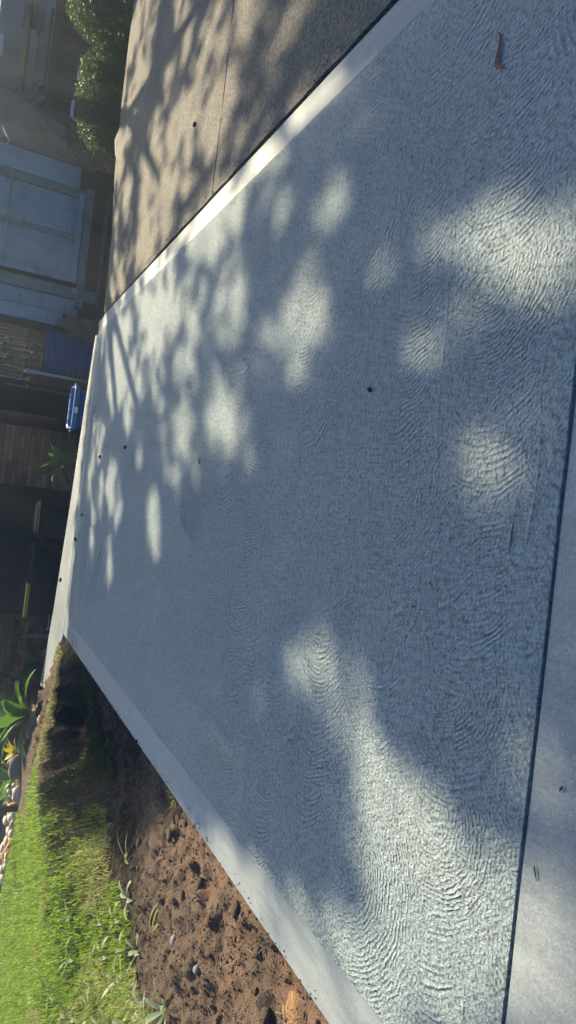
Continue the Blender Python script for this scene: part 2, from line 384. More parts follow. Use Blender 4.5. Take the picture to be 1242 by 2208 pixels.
M['metal'] = simple('grey_metal', (.45, .46, .47), .4, .1, 20, metal=.6)
M['white'] = simple('white_paint', (.72, .73, .72), .45, .08, 12)
M['corr'] = simple('navy_corrugated_sheet', (.014, .085, .25), .4, .2, 4, spec=.5)
M['binblue'] = simple('blue_black_plastic', (.004, .008, .014), .9, .15, 5, spec=.03)
M['bingreen'] = simple('dark_green_plastic', (.005, .016, .017), .9, .15, 5, spec=.03)
M['bintop'] = simple('grey_bin_plastic', (.005, .008, .010), .9, .15, 5, spec=.03)
M['yellow'] = simple('yellow_plastic', (.26, .19, .03), .45, .1, 5)
M['tub'] = simple('blue_plastic', (.015, .11, .34), .4, .15, 4, dirt=((.03, .05, .07), 6, .5))
M['tubrim'] = simple('pale_blue_plastic', (.05, .16, .38), .4, .12, 6)
M['black'] = simple('black_paint', (.012, .013, .015), .45, .1, 10)
M['pebble'] = simple('white_pebble', (.62, .56, .48), .7, .22, 9, .003, 60, .3)
M['stone'] = simple('pink_grey_stone', (.36, .27, .21), .8, .3, 6, .01, 20, .25)
M['greystone'] = simple('grey_stone', (.20, .20, .20), .8, .3, 6, .01, 20, .25)
M['darkstone'] = simple('dark_stone', (.045, .045, .05), .8, .3, 12, .004, 60, .3)
M['ochre'] = simple('ochre_sandstone', (.27, .155, .075), .9, .45, 14, .03, 45)
M['gritmat'] = simple('grey_grit', (.10, .09, .08), .9, .5, 30)
M['clod'] = simple('soil_clod', (.19, .13, .095), .95, .4, 12, .01, 60)
M['leafbrown'] = simple('dry_brown_leaf', (.16, .05, .035), .5, .3, 30)
M['leafpale'] = simple('dry_pale_leaf', (.45, .40, .24), .6, .25, 40)
M['seed'] = simple('dark_seed', (.02, .02, .018), .7, .2, 40)
M['bark'] = simple('pale_gum_bark', (.30, .27, .22), .8, .3, 3, .02, 8, dirt=((.14, .11, .085), 2.2, .7))
M['farground'] = simple('lower_ground', (.06, .05, .04), .95, .3, .8, .02, 12)
M['litter'] = simple('pale_reed', (.42, .36, .27), .7, .25, 14, per_object=.3)
M['mound'] = simple('cement_spill', (.36, .35, .33), .8, .15, 12, .015, 25)

# ------------------------------------------------------------------ the ground and the slabs
far = link('lower_ground', pydata('lower_ground', [(-150, -60, -.78), (150, -60, -.78), (150, 300, -.78), (-150, 300, -.78)], [(0, 1, 2, 3)]), M['farground']); tag(far, kind='structure')

AX, CX, BY, DY = -2.02, 2.33, 1.33, 9.40        # outer left edge, outer right edge, near joint, far joint
def wobble(pts, step=.12, amp=.003, seed=1):
    out = []; n = len(pts)
    for i in range(n):
        a = Vector(pts[i]); b = Vector(pts[(i + 1) % n]); L = (b - a).length; k = max(1, int(L / step)); d = (b - a).normalized(); nn = Vector((-d.y, d.x))
        for j in range(k):
            p = a.lerp(b, j / k); o = 0 if j == 0 else amp * float(fbm(p.x * 1., p.y * 1., 3.1, 3, seed))
            out.append((p.x + nn.x * o, p.y + nn.y * o))
    return out
slab = empty('concrete_slab'); tag(slab, kind='structure')
def plate(name, poly, z0, z1, m, parent, bev=.004, amp=.002, seed=1):
    b = MB(); b.prism(wobble(poly, .15, amp, seed), z0, z1)
    top = [e for e in b.bm.edges if all(abs(v.co.z - z1) < 1e-6 for v in e.verts)]
    if bev: bmesh.ops.bevel(b.bm, geom=top, offset=bev, segments=2, affect='EDGES', profile=.6)
    return b.build(name, m, parent)
MB().prism([(AX + .004, -1.6), (CX - .004, -1.6), (CX - .004, DY - .004), (AX + .004, DY - .004)], -.16, -.012).build('slab_core', M['trowel'], slab)
FI = (-1.775, 2.155)
plate('swirl_finished_panel', [(FI[0], BY + .006), (FI[1], BY + .006), (FI[1], 9.18), (FI[0], 9.18)], -.0119, .003, M['field'], slab, .004, .004, 3)
g = .004
plate('trowelled_border', [(AX, BY + g), (FI[0] - g, BY + g), (FI[0] - g, 9.18 + g), (AX, DY)], -.0119, 0, M['trowel'], slab, .007, .002, 5)
plate('trowelled_border', [(FI[1] + g, BY + g), (CX, BY + g), (CX, 9.0), (FI[1] + g, 9.18 + g)], -.0119, 0, M['trowel'], slab, .007, .002, 6)
plate('trowelled_border', [(AX + .006, DY), (FI[0] - g + .006, 9.18 + 2 * g), (FI[1] + g - .006, 9.18 + 2 * g), (CX - .006, 9.0), (CX - .006, DY - .3), (CX - .3, DY)][:4] + [(2.1, DY)], -.0119, -.001, M['trowel'], slab, .007, .002, 7)
plate('near_trowelled_strip', [(AX, -1.6), (CX, -1.6), (CX, BY - .004), (AX, BY - .004)], -.0119, -.003, M['trowel'], slab, .005, .004, 8)
strip = plate('far_concrete_strip', [(AX + .0, DY + .02), (2.12, DY + .02), (2.16, 9.52), (1.0, 9.80), (-.33, 10.1), (-1.9, 10.55), (-3.2, 11.05), (-3.06, 10.38)], -.55, .0, M['trowel'], None, .01, .004, 9); tag(strip, kind='structure')

old = empty('old_concrete_apron'); tag(old, kind='structure')
def rough_edge(poly, step=.05, amp=.012, seed=3): return wobble(poly, step, amp, seed)
for k, poly in enumerate([[(CX + .035, -1.6), (13, -1.6), (13, 4.86), (CX + .035, 4.905)], [(CX + .035, 4.92), (13, 4.875), (13, 9.6), (8.5, 9.5), (6.8, 9.42), (5.5, 9.5), (4.4, 9.42), (3.4, 9.1), (CX + .02, 9.02)]]):
    b = MB(); b.prism(rough_edge(poly, .04, .016, 20 + k), -.3, .004)
    top = [e for e in b.bm.edges if all(abs(v.co.z - .004) < 1e-6 for v in e.verts)]
    bmesh.ops.bevel(b.bm, geom=top, offset=.009, segments=1, affect='EDGES')
    b.build('concrete_bay', M['oldcon'], old)

# soil and lawn on the left, a height field
BANK = [(-2.25, 9.35), (-2.7, 8.92), (-3.1, 8.7), (-3.5, 8.3), (-3.72, 7.76), (-3.87, 7.35), (-4.2, 6.97), (-5.0, 6.6), (-6.6, 6.3), (-9.5, 6.2)]
def bank_dist(x, y):
    best = np.full(np.shape(x), 1e9); sign = np.ones(np.shape(x)); tt = np.zeros(np.shape(x)); acc = 0
    for (a, b) in zip(BANK, BANK[1:]):
        ex, ey = b[0] - a[0], b[1] - a[1]; L2 = ex * ex + ey * ey; L = math.sqrt(L2)
        t = np.clip(((x - a[0]) * ex + (y - a[1]) * ey) / L2, 0, 1)
        dx, dy = x - a[0] - t * ex, y - a[1] - t * ey; d = np.sqrt(dx * dx + dy * dy)
        s = np.where(ex * dy - ey * dx < 0, 1, -1)
        u = d < best
        best = np.where(u, d, best); sign = np.where(u, s, sign); tt = np.where(u, acc + t * L, tt); acc += L
    return best * sign, tt
def height(x, y, fine=True):
    x = np.asarray(x, float); y = np.asarray(y, float)
    s, t = bank_dist(x, y)
    s = s + .10 * fbm(x, y, 1.7, 3, 5)
    zu = .03 + .24 * sstep(0, 1.6, t) + .06 * sstep(3, 6, t)
    d = -2.0 - x
    zl = -.075 - .36 * np.exp(-((y - 7.2) / 1.6) ** 2) * sstep(3.2, .2, d) + .13 * sstep(.8, 3.6, d)
    fade = sstep(2.5, 3.7, t)
    wd = .34 + 1.6 * fade
    h = zl + (zu - zl) * sstep(-wd, .03, s)
    h = h - 1.2 * sstep(12.4, 12.9, y)
    if fine:
        grassy = sstep(1.2, 2.0, d)
        a = 1 - .55 * grassy
        h = h + .05 * a * fbm(x, y, 2.6, 4, 9) + .055 * a * fbm(x, y, 9, 4, 15) + a * (.25 + 1.0 * sstep(-.15, .35, fbm(x, y, 1.9, 3, 27))) * (.034 * fbm(x, y, 17, 4, 19) + .020 * (.2 - np.abs(fbm(x, y, 31, 3, 23))))
        h = np.minimum(h, np.where(d < .12, -.012, 9))
    return h
xs = np.concatenate([np.linspace(-13, -6.1, 70), np.linspace(-6.0, -1.99, 260)])
ys = np.concatenate([np.linspace(-1.6, 1.3, 60), np.linspace(1.35, 9.6, 420), np.linspace(9.65, 13.0, 60)])
X, Y = np.meshgrid(xs, ys); Z = height(X, Y)
# under the far strip the ground stays below the concrete
Z = np.where((Y > 9.3) & (Y - 9.42 > (-X - 2.02) * .96 - .05) & (X > -3.25) , np.minimum(Z, -.09), Z)
Z = np.where((Y > 11.0 - .0) & (X > -3.6), np.minimum(Z, -.75), Z)
nx, ny = len(xs), len(ys)
I = np.arange(nx * ny).reshape(ny, nx)
F = np.stack([I[:-1, :-1], I[:-1, 1:], I[1:, 1:], I[1:, :-1]], -1).reshape(-1, 4)
terr = npmesh('soil_ground', np.stack([X, Y, Z], -1).reshape(-1, 3), F, True)
D = -2.0 - X; S, T = bank_dist(X, Y)
clay = (sstep(1.15, .25, D + .35 * fbm(X, Y, 1.3, 3, 88)) * sstep(5.0, 4.1, Y)).ravel()
trench_shade = (np.clip(sstep(.06, -.05, S + .05 * fbm(X, Y, 6, 2, 3)) * sstep(4.9, 5.9, Y + .5 * (D - .5)) * .95, 0, 1)).ravel()  # where the shade of the trench is painted into the soil
for nm, val in (('clay', clay), ('trench_shade', trench_shade)):
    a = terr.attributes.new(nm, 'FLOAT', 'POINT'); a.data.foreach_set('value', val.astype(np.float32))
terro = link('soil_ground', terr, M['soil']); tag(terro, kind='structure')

# lawn blades
SOILBED = [(-2.85, 9.3), (-3.15, 10.4), (-3.85, 10.6), (-4.75, 10.3), (-4.45, 9.2), (-3.95, 8.9), (-3.5, 8.75), (-3.1, 8.95)]
def lawn_mask(x, y):
    s, t = bank_dist(x, y)
    j = .16 * fbm(x, y, 2.2, 3, 31) + .08 * fbm(x, y, 8, 2, 33)
    upper = (s > .02 + j * .3) & (t > 1.15 + j) & ~inpoly(x, y, SOILBED) & (y < 9.75 - .0 * x + .18 * np.clip(-4.6 - x, 0, 9) * 2 + j)
    lower = (x < np.interp(y, [0, 2, 4.1, 5.0, 5.9, 6.7, 7.0], [-3.7, -3.62, -3.60, -3.55, -3.55, -3.75, -4.0]) + j * 1.2) & (s <= .02) & (y < 7.2)
    face = (s <= .02) & (s > -1.0 + .3 * j) & (t > 1.9 + j) & (x < -3.5 + j)
    return upper | lower | face
def blades(name, P, L, W, m, lean=.5, seed=0, sun_bias=0.0):
    r = np.random.default_rng(seed); n = len(P)
    az = r.uniform(0, 2 * np.pi, n); ln = r.uniform(.1, lean, n); L = L * (.4 + 1.1 * r.uniform(0, 1, n) ** 1.6); W = W * r.uniform(.7, 1.3, n)
    hx, hy = np.cos(az), np.sin(az); fa = r.uniform(0, 2 * np.pi, n); sx, sy = np.cos(fa), np.sin(fa)
    mid = P + np.stack([hx * ln * L * .35, hy * ln * L * .35, L * .62], 1)
    tip = P + np.stack([hx * ln * L * 1.25, hy * ln * L * 1.25, L * np.maximum(.25, 1 - .5 * ln)], 1)
    off = np.stack([sx * W / 2, sy * W / 2, 0 * W], 1)
    V = np.stack([P - off, P + off, mid + off * .8, mid - off * .8, tip], 1).reshape(-1, 3)
    b = np.arange(n)[:, None] * 5
    F = np.concatenate([b + [0, 1, 2], b + [0, 2, 3], b + [3, 2, 4]], 1).reshape(-1, 3)
    me = npmesh(name, V, F)
    tone = np.repeat(r.uniform(0, 1, n), 5).astype(np.float32)
    a = me.attributes.new('tone', 'FLOAT', 'POINT'); a.data.foreach_set('value', tone)
    return link(name, me, m)
def scatter(n, x0, x1, y0, y1, mask, seed):
    r = np.random.default_rng(seed); x = r.uniform(x0, x1, n); y = r.uniform(y0, y1, n); k = mask(x, y); x, y = x[k], y[k]
    return np.stack([x, y, height(x, y) - .004], 1)
P = scatter(330000, -10.5, -3.2, 2.5, 12.0, lawn_mask, 1)
pt = fbm(P[:, 0], P[:, 1], 1.4, 3, 77)
P = P[rng.uniform(0, 1, len(P)) < np.clip(.85 + 1.0 * pt, .12, 1)]
gr = blades('lawn_grass', P, .085, .0075, M['grass'], .9, 3); tag(gr, kind='stuff')
def straw_mask(x, y): return lawn_mask(x, y) & (y < 7.0) & (fbm(x, y, 1.1, 3, 91) > -.05)
st = blades('dry_grass', scatter(52000, -6.8, -3.2, 2.8, 7.2, straw_mask, 4), .085, .007, M['straw'], 1.3, 5); tag(st, kind='stuff')
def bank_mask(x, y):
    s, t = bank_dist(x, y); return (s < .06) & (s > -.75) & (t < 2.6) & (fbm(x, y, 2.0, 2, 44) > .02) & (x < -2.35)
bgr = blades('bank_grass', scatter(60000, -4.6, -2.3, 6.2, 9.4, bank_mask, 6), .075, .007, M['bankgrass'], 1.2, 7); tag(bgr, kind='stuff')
def rim_mask(x, y):
    s, t = bank_dist(x, y); return (np.abs(s - .02) < .10) & (t < 1.5)
rgr = blades('rim_grass', scatter(26000, -3.7, -2.2, 8.2, 9.6, rim_mask, 16), .06, .006, M['straw'], 1.1, 17); tag(rgr, kind='stuff')

# clods of dug soil
def ico(seed, sub=1, rough=.35, flat=.75):
    b = bmesh.new(); bmesh.ops.create_icosphere(b, subdivisions=sub, radius=1); r = random.Random(seed)
    for v in b.verts: v.co *= 1 + r.uniform(-rough, rough); v.co.z *= flat
    V = np.array([v.co[:] for v in b.verts]); Fc = np.array([[v.index for v in f.verts] for f in b.faces]); b.free(); return V, Fc
def rocks(name, P, R, m, seed=0, kinds=5, rough=.35):
    r = np.random.default_rng(seed); Vs, Fs = [], []; off = 0
    base = [ico(seed * 13 + k, 1, rough) for k in range(kinds)]
    for p, rr in zip(P, R):
        v, f = base[r.integers(kinds)]; a = r.uniform(0, 6.28); c, s = math.cos(a), math.sin(a)
        q = v * rr * r.uniform(.7, 1.3, 3); q = np.stack([q[:, 0] * c - q[:, 1] * s, q[:, 0] * s + q[:, 1] * c, q[:, 2]], 1) + p
        Vs.append(q); Fs.append(f + off); off += len(v)
    return link(name, npmesh(name, np.concatenate(Vs), np.concatenate(Fs)), m)
def dirt_mask(x, y): return ~lawn_mask(x, y) & (x < -2.06) & (fbm(x, y, 2.4, 3, 53) + .35 * fbm(x, y, 9, 2, 54) > -.22)
Pd = scatter(60000, -4.2, -2.05, 1.4, 9.4, dirt_mask, 8); Rd = rng.uniform(.003, .0095, len(Pd)) * np.where(rng.uniform(0, 1, len(Pd)) < .03, 1.7, 1)
cl = rocks('soil_clods', Pd, Rd, M['soil'], 2); tag(cl, kind='stuff')
def rock(name, loc, r, m, seed, label, cat='stone', group=None, scale=(1, 1, 1), rough=.22, rz=0):
    V, Fc = ico(seed, 2, rough * .5, .8); me = npmesh(name, V * r * np.array(scale), Fc, True)
    o = link(name, me, m, None, loc, (0, 0, rz)); tag(o, label, cat, group); return o
def hz(x, y): return float(height(np.array([x]), np.array([y]))[0])
rock('sandstone_lump', (-2.33, 2.60, hz(-2.33, 2.60) - .012), .085, M['ochre'], 5, 'ochre sandstone lump half buried in the dug soil at the slab edge', scale=(1.1, 1.4, .5), rough=.55, rz=.5)
for i, (x, y, r_, lab, mk) in enumerate([(-2.42, 3.36, .022, 'black pebble on the red clay beside the slab', 'darkstone'), (-2.95, 4.15, .035, 'grey stone on the brown soil below the grass edge', 'greystone'),
        (-2.45, 4.5, .03, 'dark wet stone against the slab edge in the soil', 'darkstone'), (-2.86, 3.72, .028, 'small grey stone between the clay and the weeds', 'greystone')]):
    rock('stone', (x, y, hz(x, y) + r_ * .12), r_, M[mk], 30 + i, lab)

# ------------------------------------------------------------------ the brick house with its two garage openings
HY = 13.5
house = empty('brick_house', (0, HY, -.78)); tag(house, 'dark brick house in shade with two open garages behind the driveway', 'house')
def lb(c, d, **k):  # box given in world coordinates, built relative to the house base
    return MB().box((c[0], c[1] - HY, c[2] + .78), d, **k)
ROOFZ = 1.70
def wallbox(x0, x1, name='brick_wall'):
    o = lb(((x0 + x1) / 2, HY + .12, (ROOFZ - .78) / 2), (x1 - x0, .22, ROOFZ + .78)).build(name, M['mortar'], house); return o
bmesh_brick = MB().box((0, 0, 0), (.232, .1, .079)).build('brick', M['brick']); brick_me = bmesh_brick.data; bpy.data.objects.remove(bmesh_brick)
half_ = MB().box((0, 0, 0), (.108, .1, .079)).build('brick', M['brick']); half_me = half_.data; bpy.data.objects.remove(half_)
def lay(parent, x0, x1, z0, z1):
    nrow = int((z1 - z0) / .092); ncol = max(1, round((x1 - x0) / .255)); w_ = (x1 - x0) / ncol
    for rr in range(nrow):
        z = z0 + .046 + rr * .092
        cols = [(x0 + (k + .5) * w_, brick_me, w_ - .011) for k in range(ncol)] if rr % 2 == 0 else [(x0 + w_ * .25, half_me, w_ / 2 - .011)] + [(x0 + (k + 1) * w_, brick_me, w_ - .011) for k in range(ncol - 1)] + [(x1 - w_ * .25, half_me, w_ / 2 - .011)]
        for x, me, wd in cols:
            o = bpy.data.objects.new('brick', me); C.objects.link(o); o.parent = parent
            o.location = (x, .044 + random.uniform(-.003, .003), z + .78); o.scale = (wd / (.232 if me is brick_me else .108), 1, 1)
wl = wallbox(-4.25, -2.51); lay(wl, -4.25, -2.51, -.30, 1.0)
wr = wallbox(-.07, 1.06, 'brick_pillar'); lay(wr, -.07, 1.06, -.78, 1.3)
lb((4.6, HY + .75, .46), (5.4, .14, 2.6)).build('rear_wall', M['interior'], house)
lb((-9.2, HY + .12, .46), (9.9, .22, 2.48)).build('side_wall', M['mortar'], house)
lb((-1.29, HY + .13, 1.55), (2.44, .2, .3)).build('lintel', M['rusttimber'], house)
lb((1.44, HY + .13, 1.55), (.76, .2, .3)).build('lintel', M['rusttimber'], house)
lb((1.86, HY + 2.6, .46), (.12, 5.0, 2.48)).build('dividing_wall', M['interior'], house)
lb((.5, HY + 2.8, .46), (.12, 5.1, 2.48)).build('dividing_wall', M['interior'], house)
lb((-2.62, HY + 2.8, .46), (.12, 5.1, 2.48)).build('dividing_wall', M['interior'], house)
lb((-.4, HY + 5.3, .46), (4.6, .12, 2.48)).build('back_wall', M['interior'], house)
lb((-.4, HY + 2.7, -.76), (4.6, 5.3, .03)).build('garage_floor', M['gfloor'], house)
lb((-5.0, HY + 2.6, ROOFZ + .06), (14.4, 5.9, .12)).build('roof', M['roof'], house)
lb((-1.2, 12.84, ROOFZ + .04), (2.2, .62, .07)).build('added_bin_shade', M['roof'], house)  # unseen overhang added to keep the sun off the bin lids
MB().box((-1.6, .75, 1.62), (1.15, .05, .05), rz=.02).build('wall_shelf', M['timber'], house)

# ------------------------------------------------------------------ the three bins
def make_bin(name, loc, body, lid, label, lip=None, rz=0):
    t = empty(name, loc, rz); tag(t, label, 'bin', 'wheelie bins outside the garage')
    b = MB(); prof = [(.21, .0), (.215, .12), (.275, .93), (.285, .95), (.285, .985)]
    bm = b.bm; rings = []
    def sq(hx, hy, z, r=.05):
        pts = []
        for sx_, sy_, a0 in ((1, 1, 0), (-1, 1, 90), (-1, -1, 180), (1, -1, 270)):
            for k in range(4):
                a = rad(a0 + k * 30); pts.append(bm.verts.new((sx_ * (hx - r) + r * math.cos(a), sy_ * (hy - r) + r * math.sin(a), z)))
        return pts
    for h, z in prof: rings.append(sq(h, h * 1.12, z + .05))
    for A, B in zip(rings, rings[1:]):
        for k in range(16): bm.faces.new((A[k], A[(k + 1) % 16], B[(k + 1) % 16], B[k]))
    bm.faces.new(rings[0][::-1]); bm.faces.new(rings[-1])
    b.build('body', body, t)
    l = MB(); l.box((0, .0, 1.055), (.60, .66, .03), bev=.013); l.box((0, .05, 1.075), (.42, .4, .018), bev=.008); l.build('lid', lid, t)
    MB().box((0, -.342, 1.045), (.54, .034, .06), bev=.014).build('lid_lip', lip or lid, t)
    MB().tube([(-.26, .36, 1.0), (-.26, .44, 1.02), (.26, .44, 1.02), (.26, .36, 1.0)], .014, 8).build('handle', body, t)
    for sx_ in (-1, 1):
        wmb = MB(); wmb.tube([(sx_ * .235, .25, .1), (sx_ * .285, .25, .1)], .1, 18); wmb.build('wheel', M['black'], t)
    MB().tube([(-.28, .25, .1), (.28, .25, .1)], .012, 8).build('axle', M['metal'], t)
    return t
make_bin('wheelie_bin', (-.57, 11.35, -.775), M['bingreen'], M['bintop'], 'dark bin with grey lid standing nearest the brick pillar', rz=rad(3))
make_bin('wheelie_bin', (-1.23, 11.35, -.745), M['binblue'], M['binblue'], 'blue-black bin standing between the two green ones', rz=rad(-3))
make_bin('wheelie_bin', (-1.82, 11.38, -.70), M['bingreen'], M['bingreen'], 'dark green bin with a yellow lid edge beside the brick corner', M['yellow'], rz=rad(-4))
bk = empty('bucket', (-2.32, 11.75, -.775)); tag(bk, 'small dark bucket with a shiny rim before the brick wall', 'bucket')
MB().lathe([(.09, 0), (.13, .60), (.14, .62), (.14, .66), (.125, .66), (.085, .02)], 20).build('body', M['binblue'], bk)
MB().tube([(.13 * math.cos(a), .13 * math.sin(a), .665) for a in np.linspace(math.pi, 2 * math.pi, 9)], .012, 6).build('rim', M['white'], bk)

# blue tub, pole, corrugated panel
tb = empty('plastic_tub', (1.27, 11.0, -.46), rad(-4)); tag(tb, 'blue plastic tub with a pale rim in front of the narrow garage', 'tub')
def rtub(rings, name, m, cap=True):
    b = MB(); R_ = []
    for hx, hy, z in rings:
        q = []
        for sx_, sy_, a0 in ((1, 1, 0), (-1, 1, 90), (-1, -1, 180), (1, -1, 270)):
            for k in range(5): a = rad(a0 + k * 22.5); q.append(b.bm.verts.new((sx_ * (hx - .07) + .07 * math.cos(a), sy_ * (hy - .07) + .07 * math.sin(a), z)))
        R_.append(q)
    for A, B in zip(R_, R_[1:]):
        for k in range(20): b.bm.faces.new((A[k], A[(k + 1) % 20], B[(k + 1) % 20], B[k])).smooth = True
    if cap: b.bm.faces.new(R_[0][::-1])
    return b.build(name, m, tb, None, None, True)
rtub([(.20, .15, .0), (.25, .19, .08), (.31, .23, .40), (.29, .21, .40), (.2, .15, .06)], 'body', M['tub'])
rtub([(.31, .23, .385), (.345, .265, .39), (.345, .265, .465), (.325, .245, .475), (.30, .22, .44), (.31, .23, .385)], 'rim', M['tubrim'], False)
for sx_ in (-1, 1): MB().tube([(sx_ * .33, -.08, .43), (sx_ * .375, -.06, .44), (sx_ * .375, .06, .44), (sx_ * .33, .08, .43)], .012, 6).build('handle', M['tubrim'], tb)
MB().box((-.04, -.272, .43), (.09, .012, .05)).build('label_patch', M['white'], tb)
for i, x in enumerate((.98, 1.3, 1.56)): MB().box((x - 1.27, .1 * (i - 1), -.16), (.1, .1, .32)).build('support_block', M['timber'], tb)
pl = empty('steel_pole', (1.86, 11.9, -.78)); tag(pl, 'thin grey pole standing left of the navy corrugated panel', 'pole')
MB().tube([(0, 0, 0), (0.0, 0, 1.46)], .028, 10).build('shaft', M['metal'], pl); MB().box((0, 0, .01), (.12, .12, .02)).build('foot', M['metal'], pl)

cp = empty('corrugated_panel', (2.3, 12.0, -.78)); tag(cp, 'navy blue corrugated sheet leaning below the vine', 'panel')
V = []; Fq = []; nz = 160; zt = 1.16
for i in range(nz + 1):
    z = zt * i / nz; f = i / nz
    yy = .014 * math.cos(2 * math.pi * z / .05)
    xr = .16 + .20 * sstep(.25, 1.0, f) + .015 * math.cos(2 * math.pi * z / .05)
    V += [(-.36, yy, z), (float(xr), yy, z)]
for i in range(nz): Fq.append((2 * i, 2 * i + 1, 2 * i + 3, 2 * i + 2))
o = link('sheet', pydata('sheet', V, Fq, True), M['corr'], cp); sm = o.modifiers.new('thick', 'SOLIDIFY'); sm.thickness = .003
MB().box((-.39, .02, .58), (.05, .06, 1.2)).build('edge_post', M['darkstone'], cp)
MB().box((-.03, .03, 1.18), (.74, .05, .035)).build('top_cap', M['darkstone'], cp)
bd = link('pale_board', None, None) if False else None
pb = MB().box((2.80, 12.06, .10), (.16, .03, .32), ry=.25).build('pale_board', M['paletimber']); tag(pb, 'short pale board leaning beside the navy corrugated sheet', 'board')
bw = empty('low_brick_wall', (2.72, 12.2, -.78)); tag(bw, 'low brown wall behind the navy corrugated sheet', 'wall')
MB().box((0, .1, .44), (.56, .18, .88)).build('wall_core', M['rusttimber'], bw); MB().box((0, .1, .9), (.6, .22, .05)).build('coping', M['timber'], bw)

# slatted screen with a climbing vine above the panel
sc = empty('slat_screen', (2.35, 12.75, -.78)); tag(sc, 'weathered pale slat screen overgrown by a vine', 'screen')
for k in range(17):
    x = -.52 + k * .065 + random.uniform(-.01, .01); z0 = 1.30 + random.uniform(-.1, .12); z1 = 2.25 + random.uniform(-.2, .1)
    MB().box((x, random.uniform(-.02, .02), (z0 + z1) / 2), (.03, .014, z1 - z0), ry=random.uniform(-.05, .05)).build('slat', M['litter'], sc)
for z in (1.42, 1.98): MB().box((0, .035, z), (1.15, .035, .05)).build('rail', M['timber'], sc)
for x in (-.58, .58): MB().box((x, .05, 1.15), (.07, .07, 2.3)).build('post', M['timber'], sc)
def leafcloud(name, P, N, size, m, parent=None, seed=0, aspect=.55, jitter=1.0, keep=None):
    """small folded leaf quads at points P facing roughly N"""
    r = np.random.default_rng(seed); n = len(P)
    d = N + jitter * r.normal(size=(n, 3)); d /= np.linalg.norm(d, axis=1)[:, None] + 1e-9
    a = np.cross(d, r.normal(size=(n, 3))); a /= np.linalg.norm(a, axis=1)[:, None] + 1e-9; b = np.cross(d, a)
    L = (size * r.uniform(.6, 1.35, n))[:, None]; Wd = L * aspect
    V = np.stack([P - a * L * .5, P + b * Wd * .5 - a * L * .05 + d * L * .08, P + a * L * .5, P - b * Wd * .5 - a * L * .05 + d * L * .08], 1).reshape(-1, 3)
    k = np.arange(n)[:, None] * 4; F = np.concatenate([k + [0, 1, 2], k + [0, 2, 3]], 1).reshape(-1, 3)
    me = npmesh(name, V, F); at = me.attributes.new('tone', 'FLOAT', 'POINT'); at.data.foreach_set('value', np.repeat(r.uniform(0, 1, n), 4).astype(np.float32))
    return link(name, me, m, parent)
vn = empty('climbing_vine', (2.3, 12.6, -.78)); tag(vn, 'straggly vine climbing over the slat screen', 'vine')
for k in range(9):
    x = random.uniform(-.3, .45); pts = [(x, -.02, .3)]
    for j in range(7): pts.append((pts[-1][0] + random.uniform(-.08, .08), random.uniform(-.08, .03), pts[-1][2] + random.uniform(.18, .34)))
    MB().tube(pts, .007, 5).build('stem', M['paletimber'], vn)
r_ = np.random.default_rng(5); Pn = np.stack([r_.normal(0, .30, 900), r_.uniform(-.16, .06, 900), r_.uniform(1.1, 2.3, 900)], 1)
Pn = Pn[(fbm(Pn[:, 0], Pn[:, 2], 4, 2, 3) > -.12)]
leafcloud('foliage', Pn, np.array([[0, -.6, .5]]), .075, M['vine'], vn, 5)
bp = MB().bar((1.62, 12.9, 1.15), (2.0, 12.9, .55), .10, .05).build('leaning_beam', M['timber']); tag(bp, 'dark timber beam leaning at the narrow garage beside the vine', 'beam')

# ------------------------------------------------------------------ blue panelled gate
GY = 12.5; sc_ = GY / 12.0
gt = empty('panelled_gate', (4.2, GY, -.78)); tag(gt, 'big faded blue panelled gate in a rust-brown frame', 'gate')
def gx(x): return x * sc_ - 4.2
ZB, ZT = .74, 2.55
for x0, x1 in ((3.62, 4.24), (4.32, 4.96)):
    MB().box(((gx(x0) + gx(x1)) / 2, .03, (ZB + .1 + ZT) / 2), (gx(x1) - gx(x0), .03, ZT - ZB - .1), bev=.004).build('door_panel', M['bluepaint'], gt)
    MB().box(((gx(x0) + gx(x1)) / 2, .006, ZB + .145), (gx(x1) - gx(x0) - .02, .02, .05)).build('panel_bead', M['bluepaint'], gt)
for x, wd, m in ((3.56, .11, 'bluepaint'), (4.28, .09, 'gateframe'), (5.03, .14, 'gateframe')):
    MB().box((gx(x), 0, (ZB + ZT) / 2), (wd, .06, ZT - ZB), bev=.006).build('stile', M[m], gt)
MB().box((gx(4.28), -.004, ZB + .05), (1.6, .062, .10), bev=.006).build('bottom_rail', M['bluepale'], gt)
MB().box((gx(4.12), -.02, ZB - .085), (2.15, .10, .13), bev=.008).build('sill_beam', M['gateframe'], gt)
MB().box((gx(4.0), .06, ZB - .25), (2.5, .04, .22)).build('kick_board', M['timber'], gt)
MB().box((gx(4.1), -.03, ZB - .40), (2.0, .09, .07), bev=.006).build('lower_beam', M['rusttimber'], gt)
MB().box((gx(4.0), .08, .16), (2.6, .05, .34)).build('base_board', M['interior'], gt)
MB().box((gx(3.33), .0, (ZT + .3) / 2 + .1), (.19, .12, ZT - .2), bev=.01).build('gate_post', M['gateframe'], gt)
MB().box((gx(3.10), .03, (ZB + ZT) / 2 - .06), (.26, .03, ZT - ZB + .06)).build('side_panel', M['bluepaint'], gt)
MB().box((gx(2.84), .0, (ZB + ZT) / 2 - .04), (.24, .05, ZT - ZB + .08)).build('side_panel', M['bluepale'], gt)
MB().box((gx(5.32), .02, (ZB + ZT) / 2 + .06), (.42, .04, ZT - ZB - .1)).build('side_panel', M['bluepale'], gt)
MB().box((gx(5.53), -.0, (ZB + ZT) / 2), (.09, .09, ZT - ZB + .25)).build('gate_post', M['rusttimber'], gt)
MB().box((gx(2.67), .0, (ZB + ZT) / 2 - .2), (.1, .1, ZT + .3)).build('gate_post', M['timber'], gt)
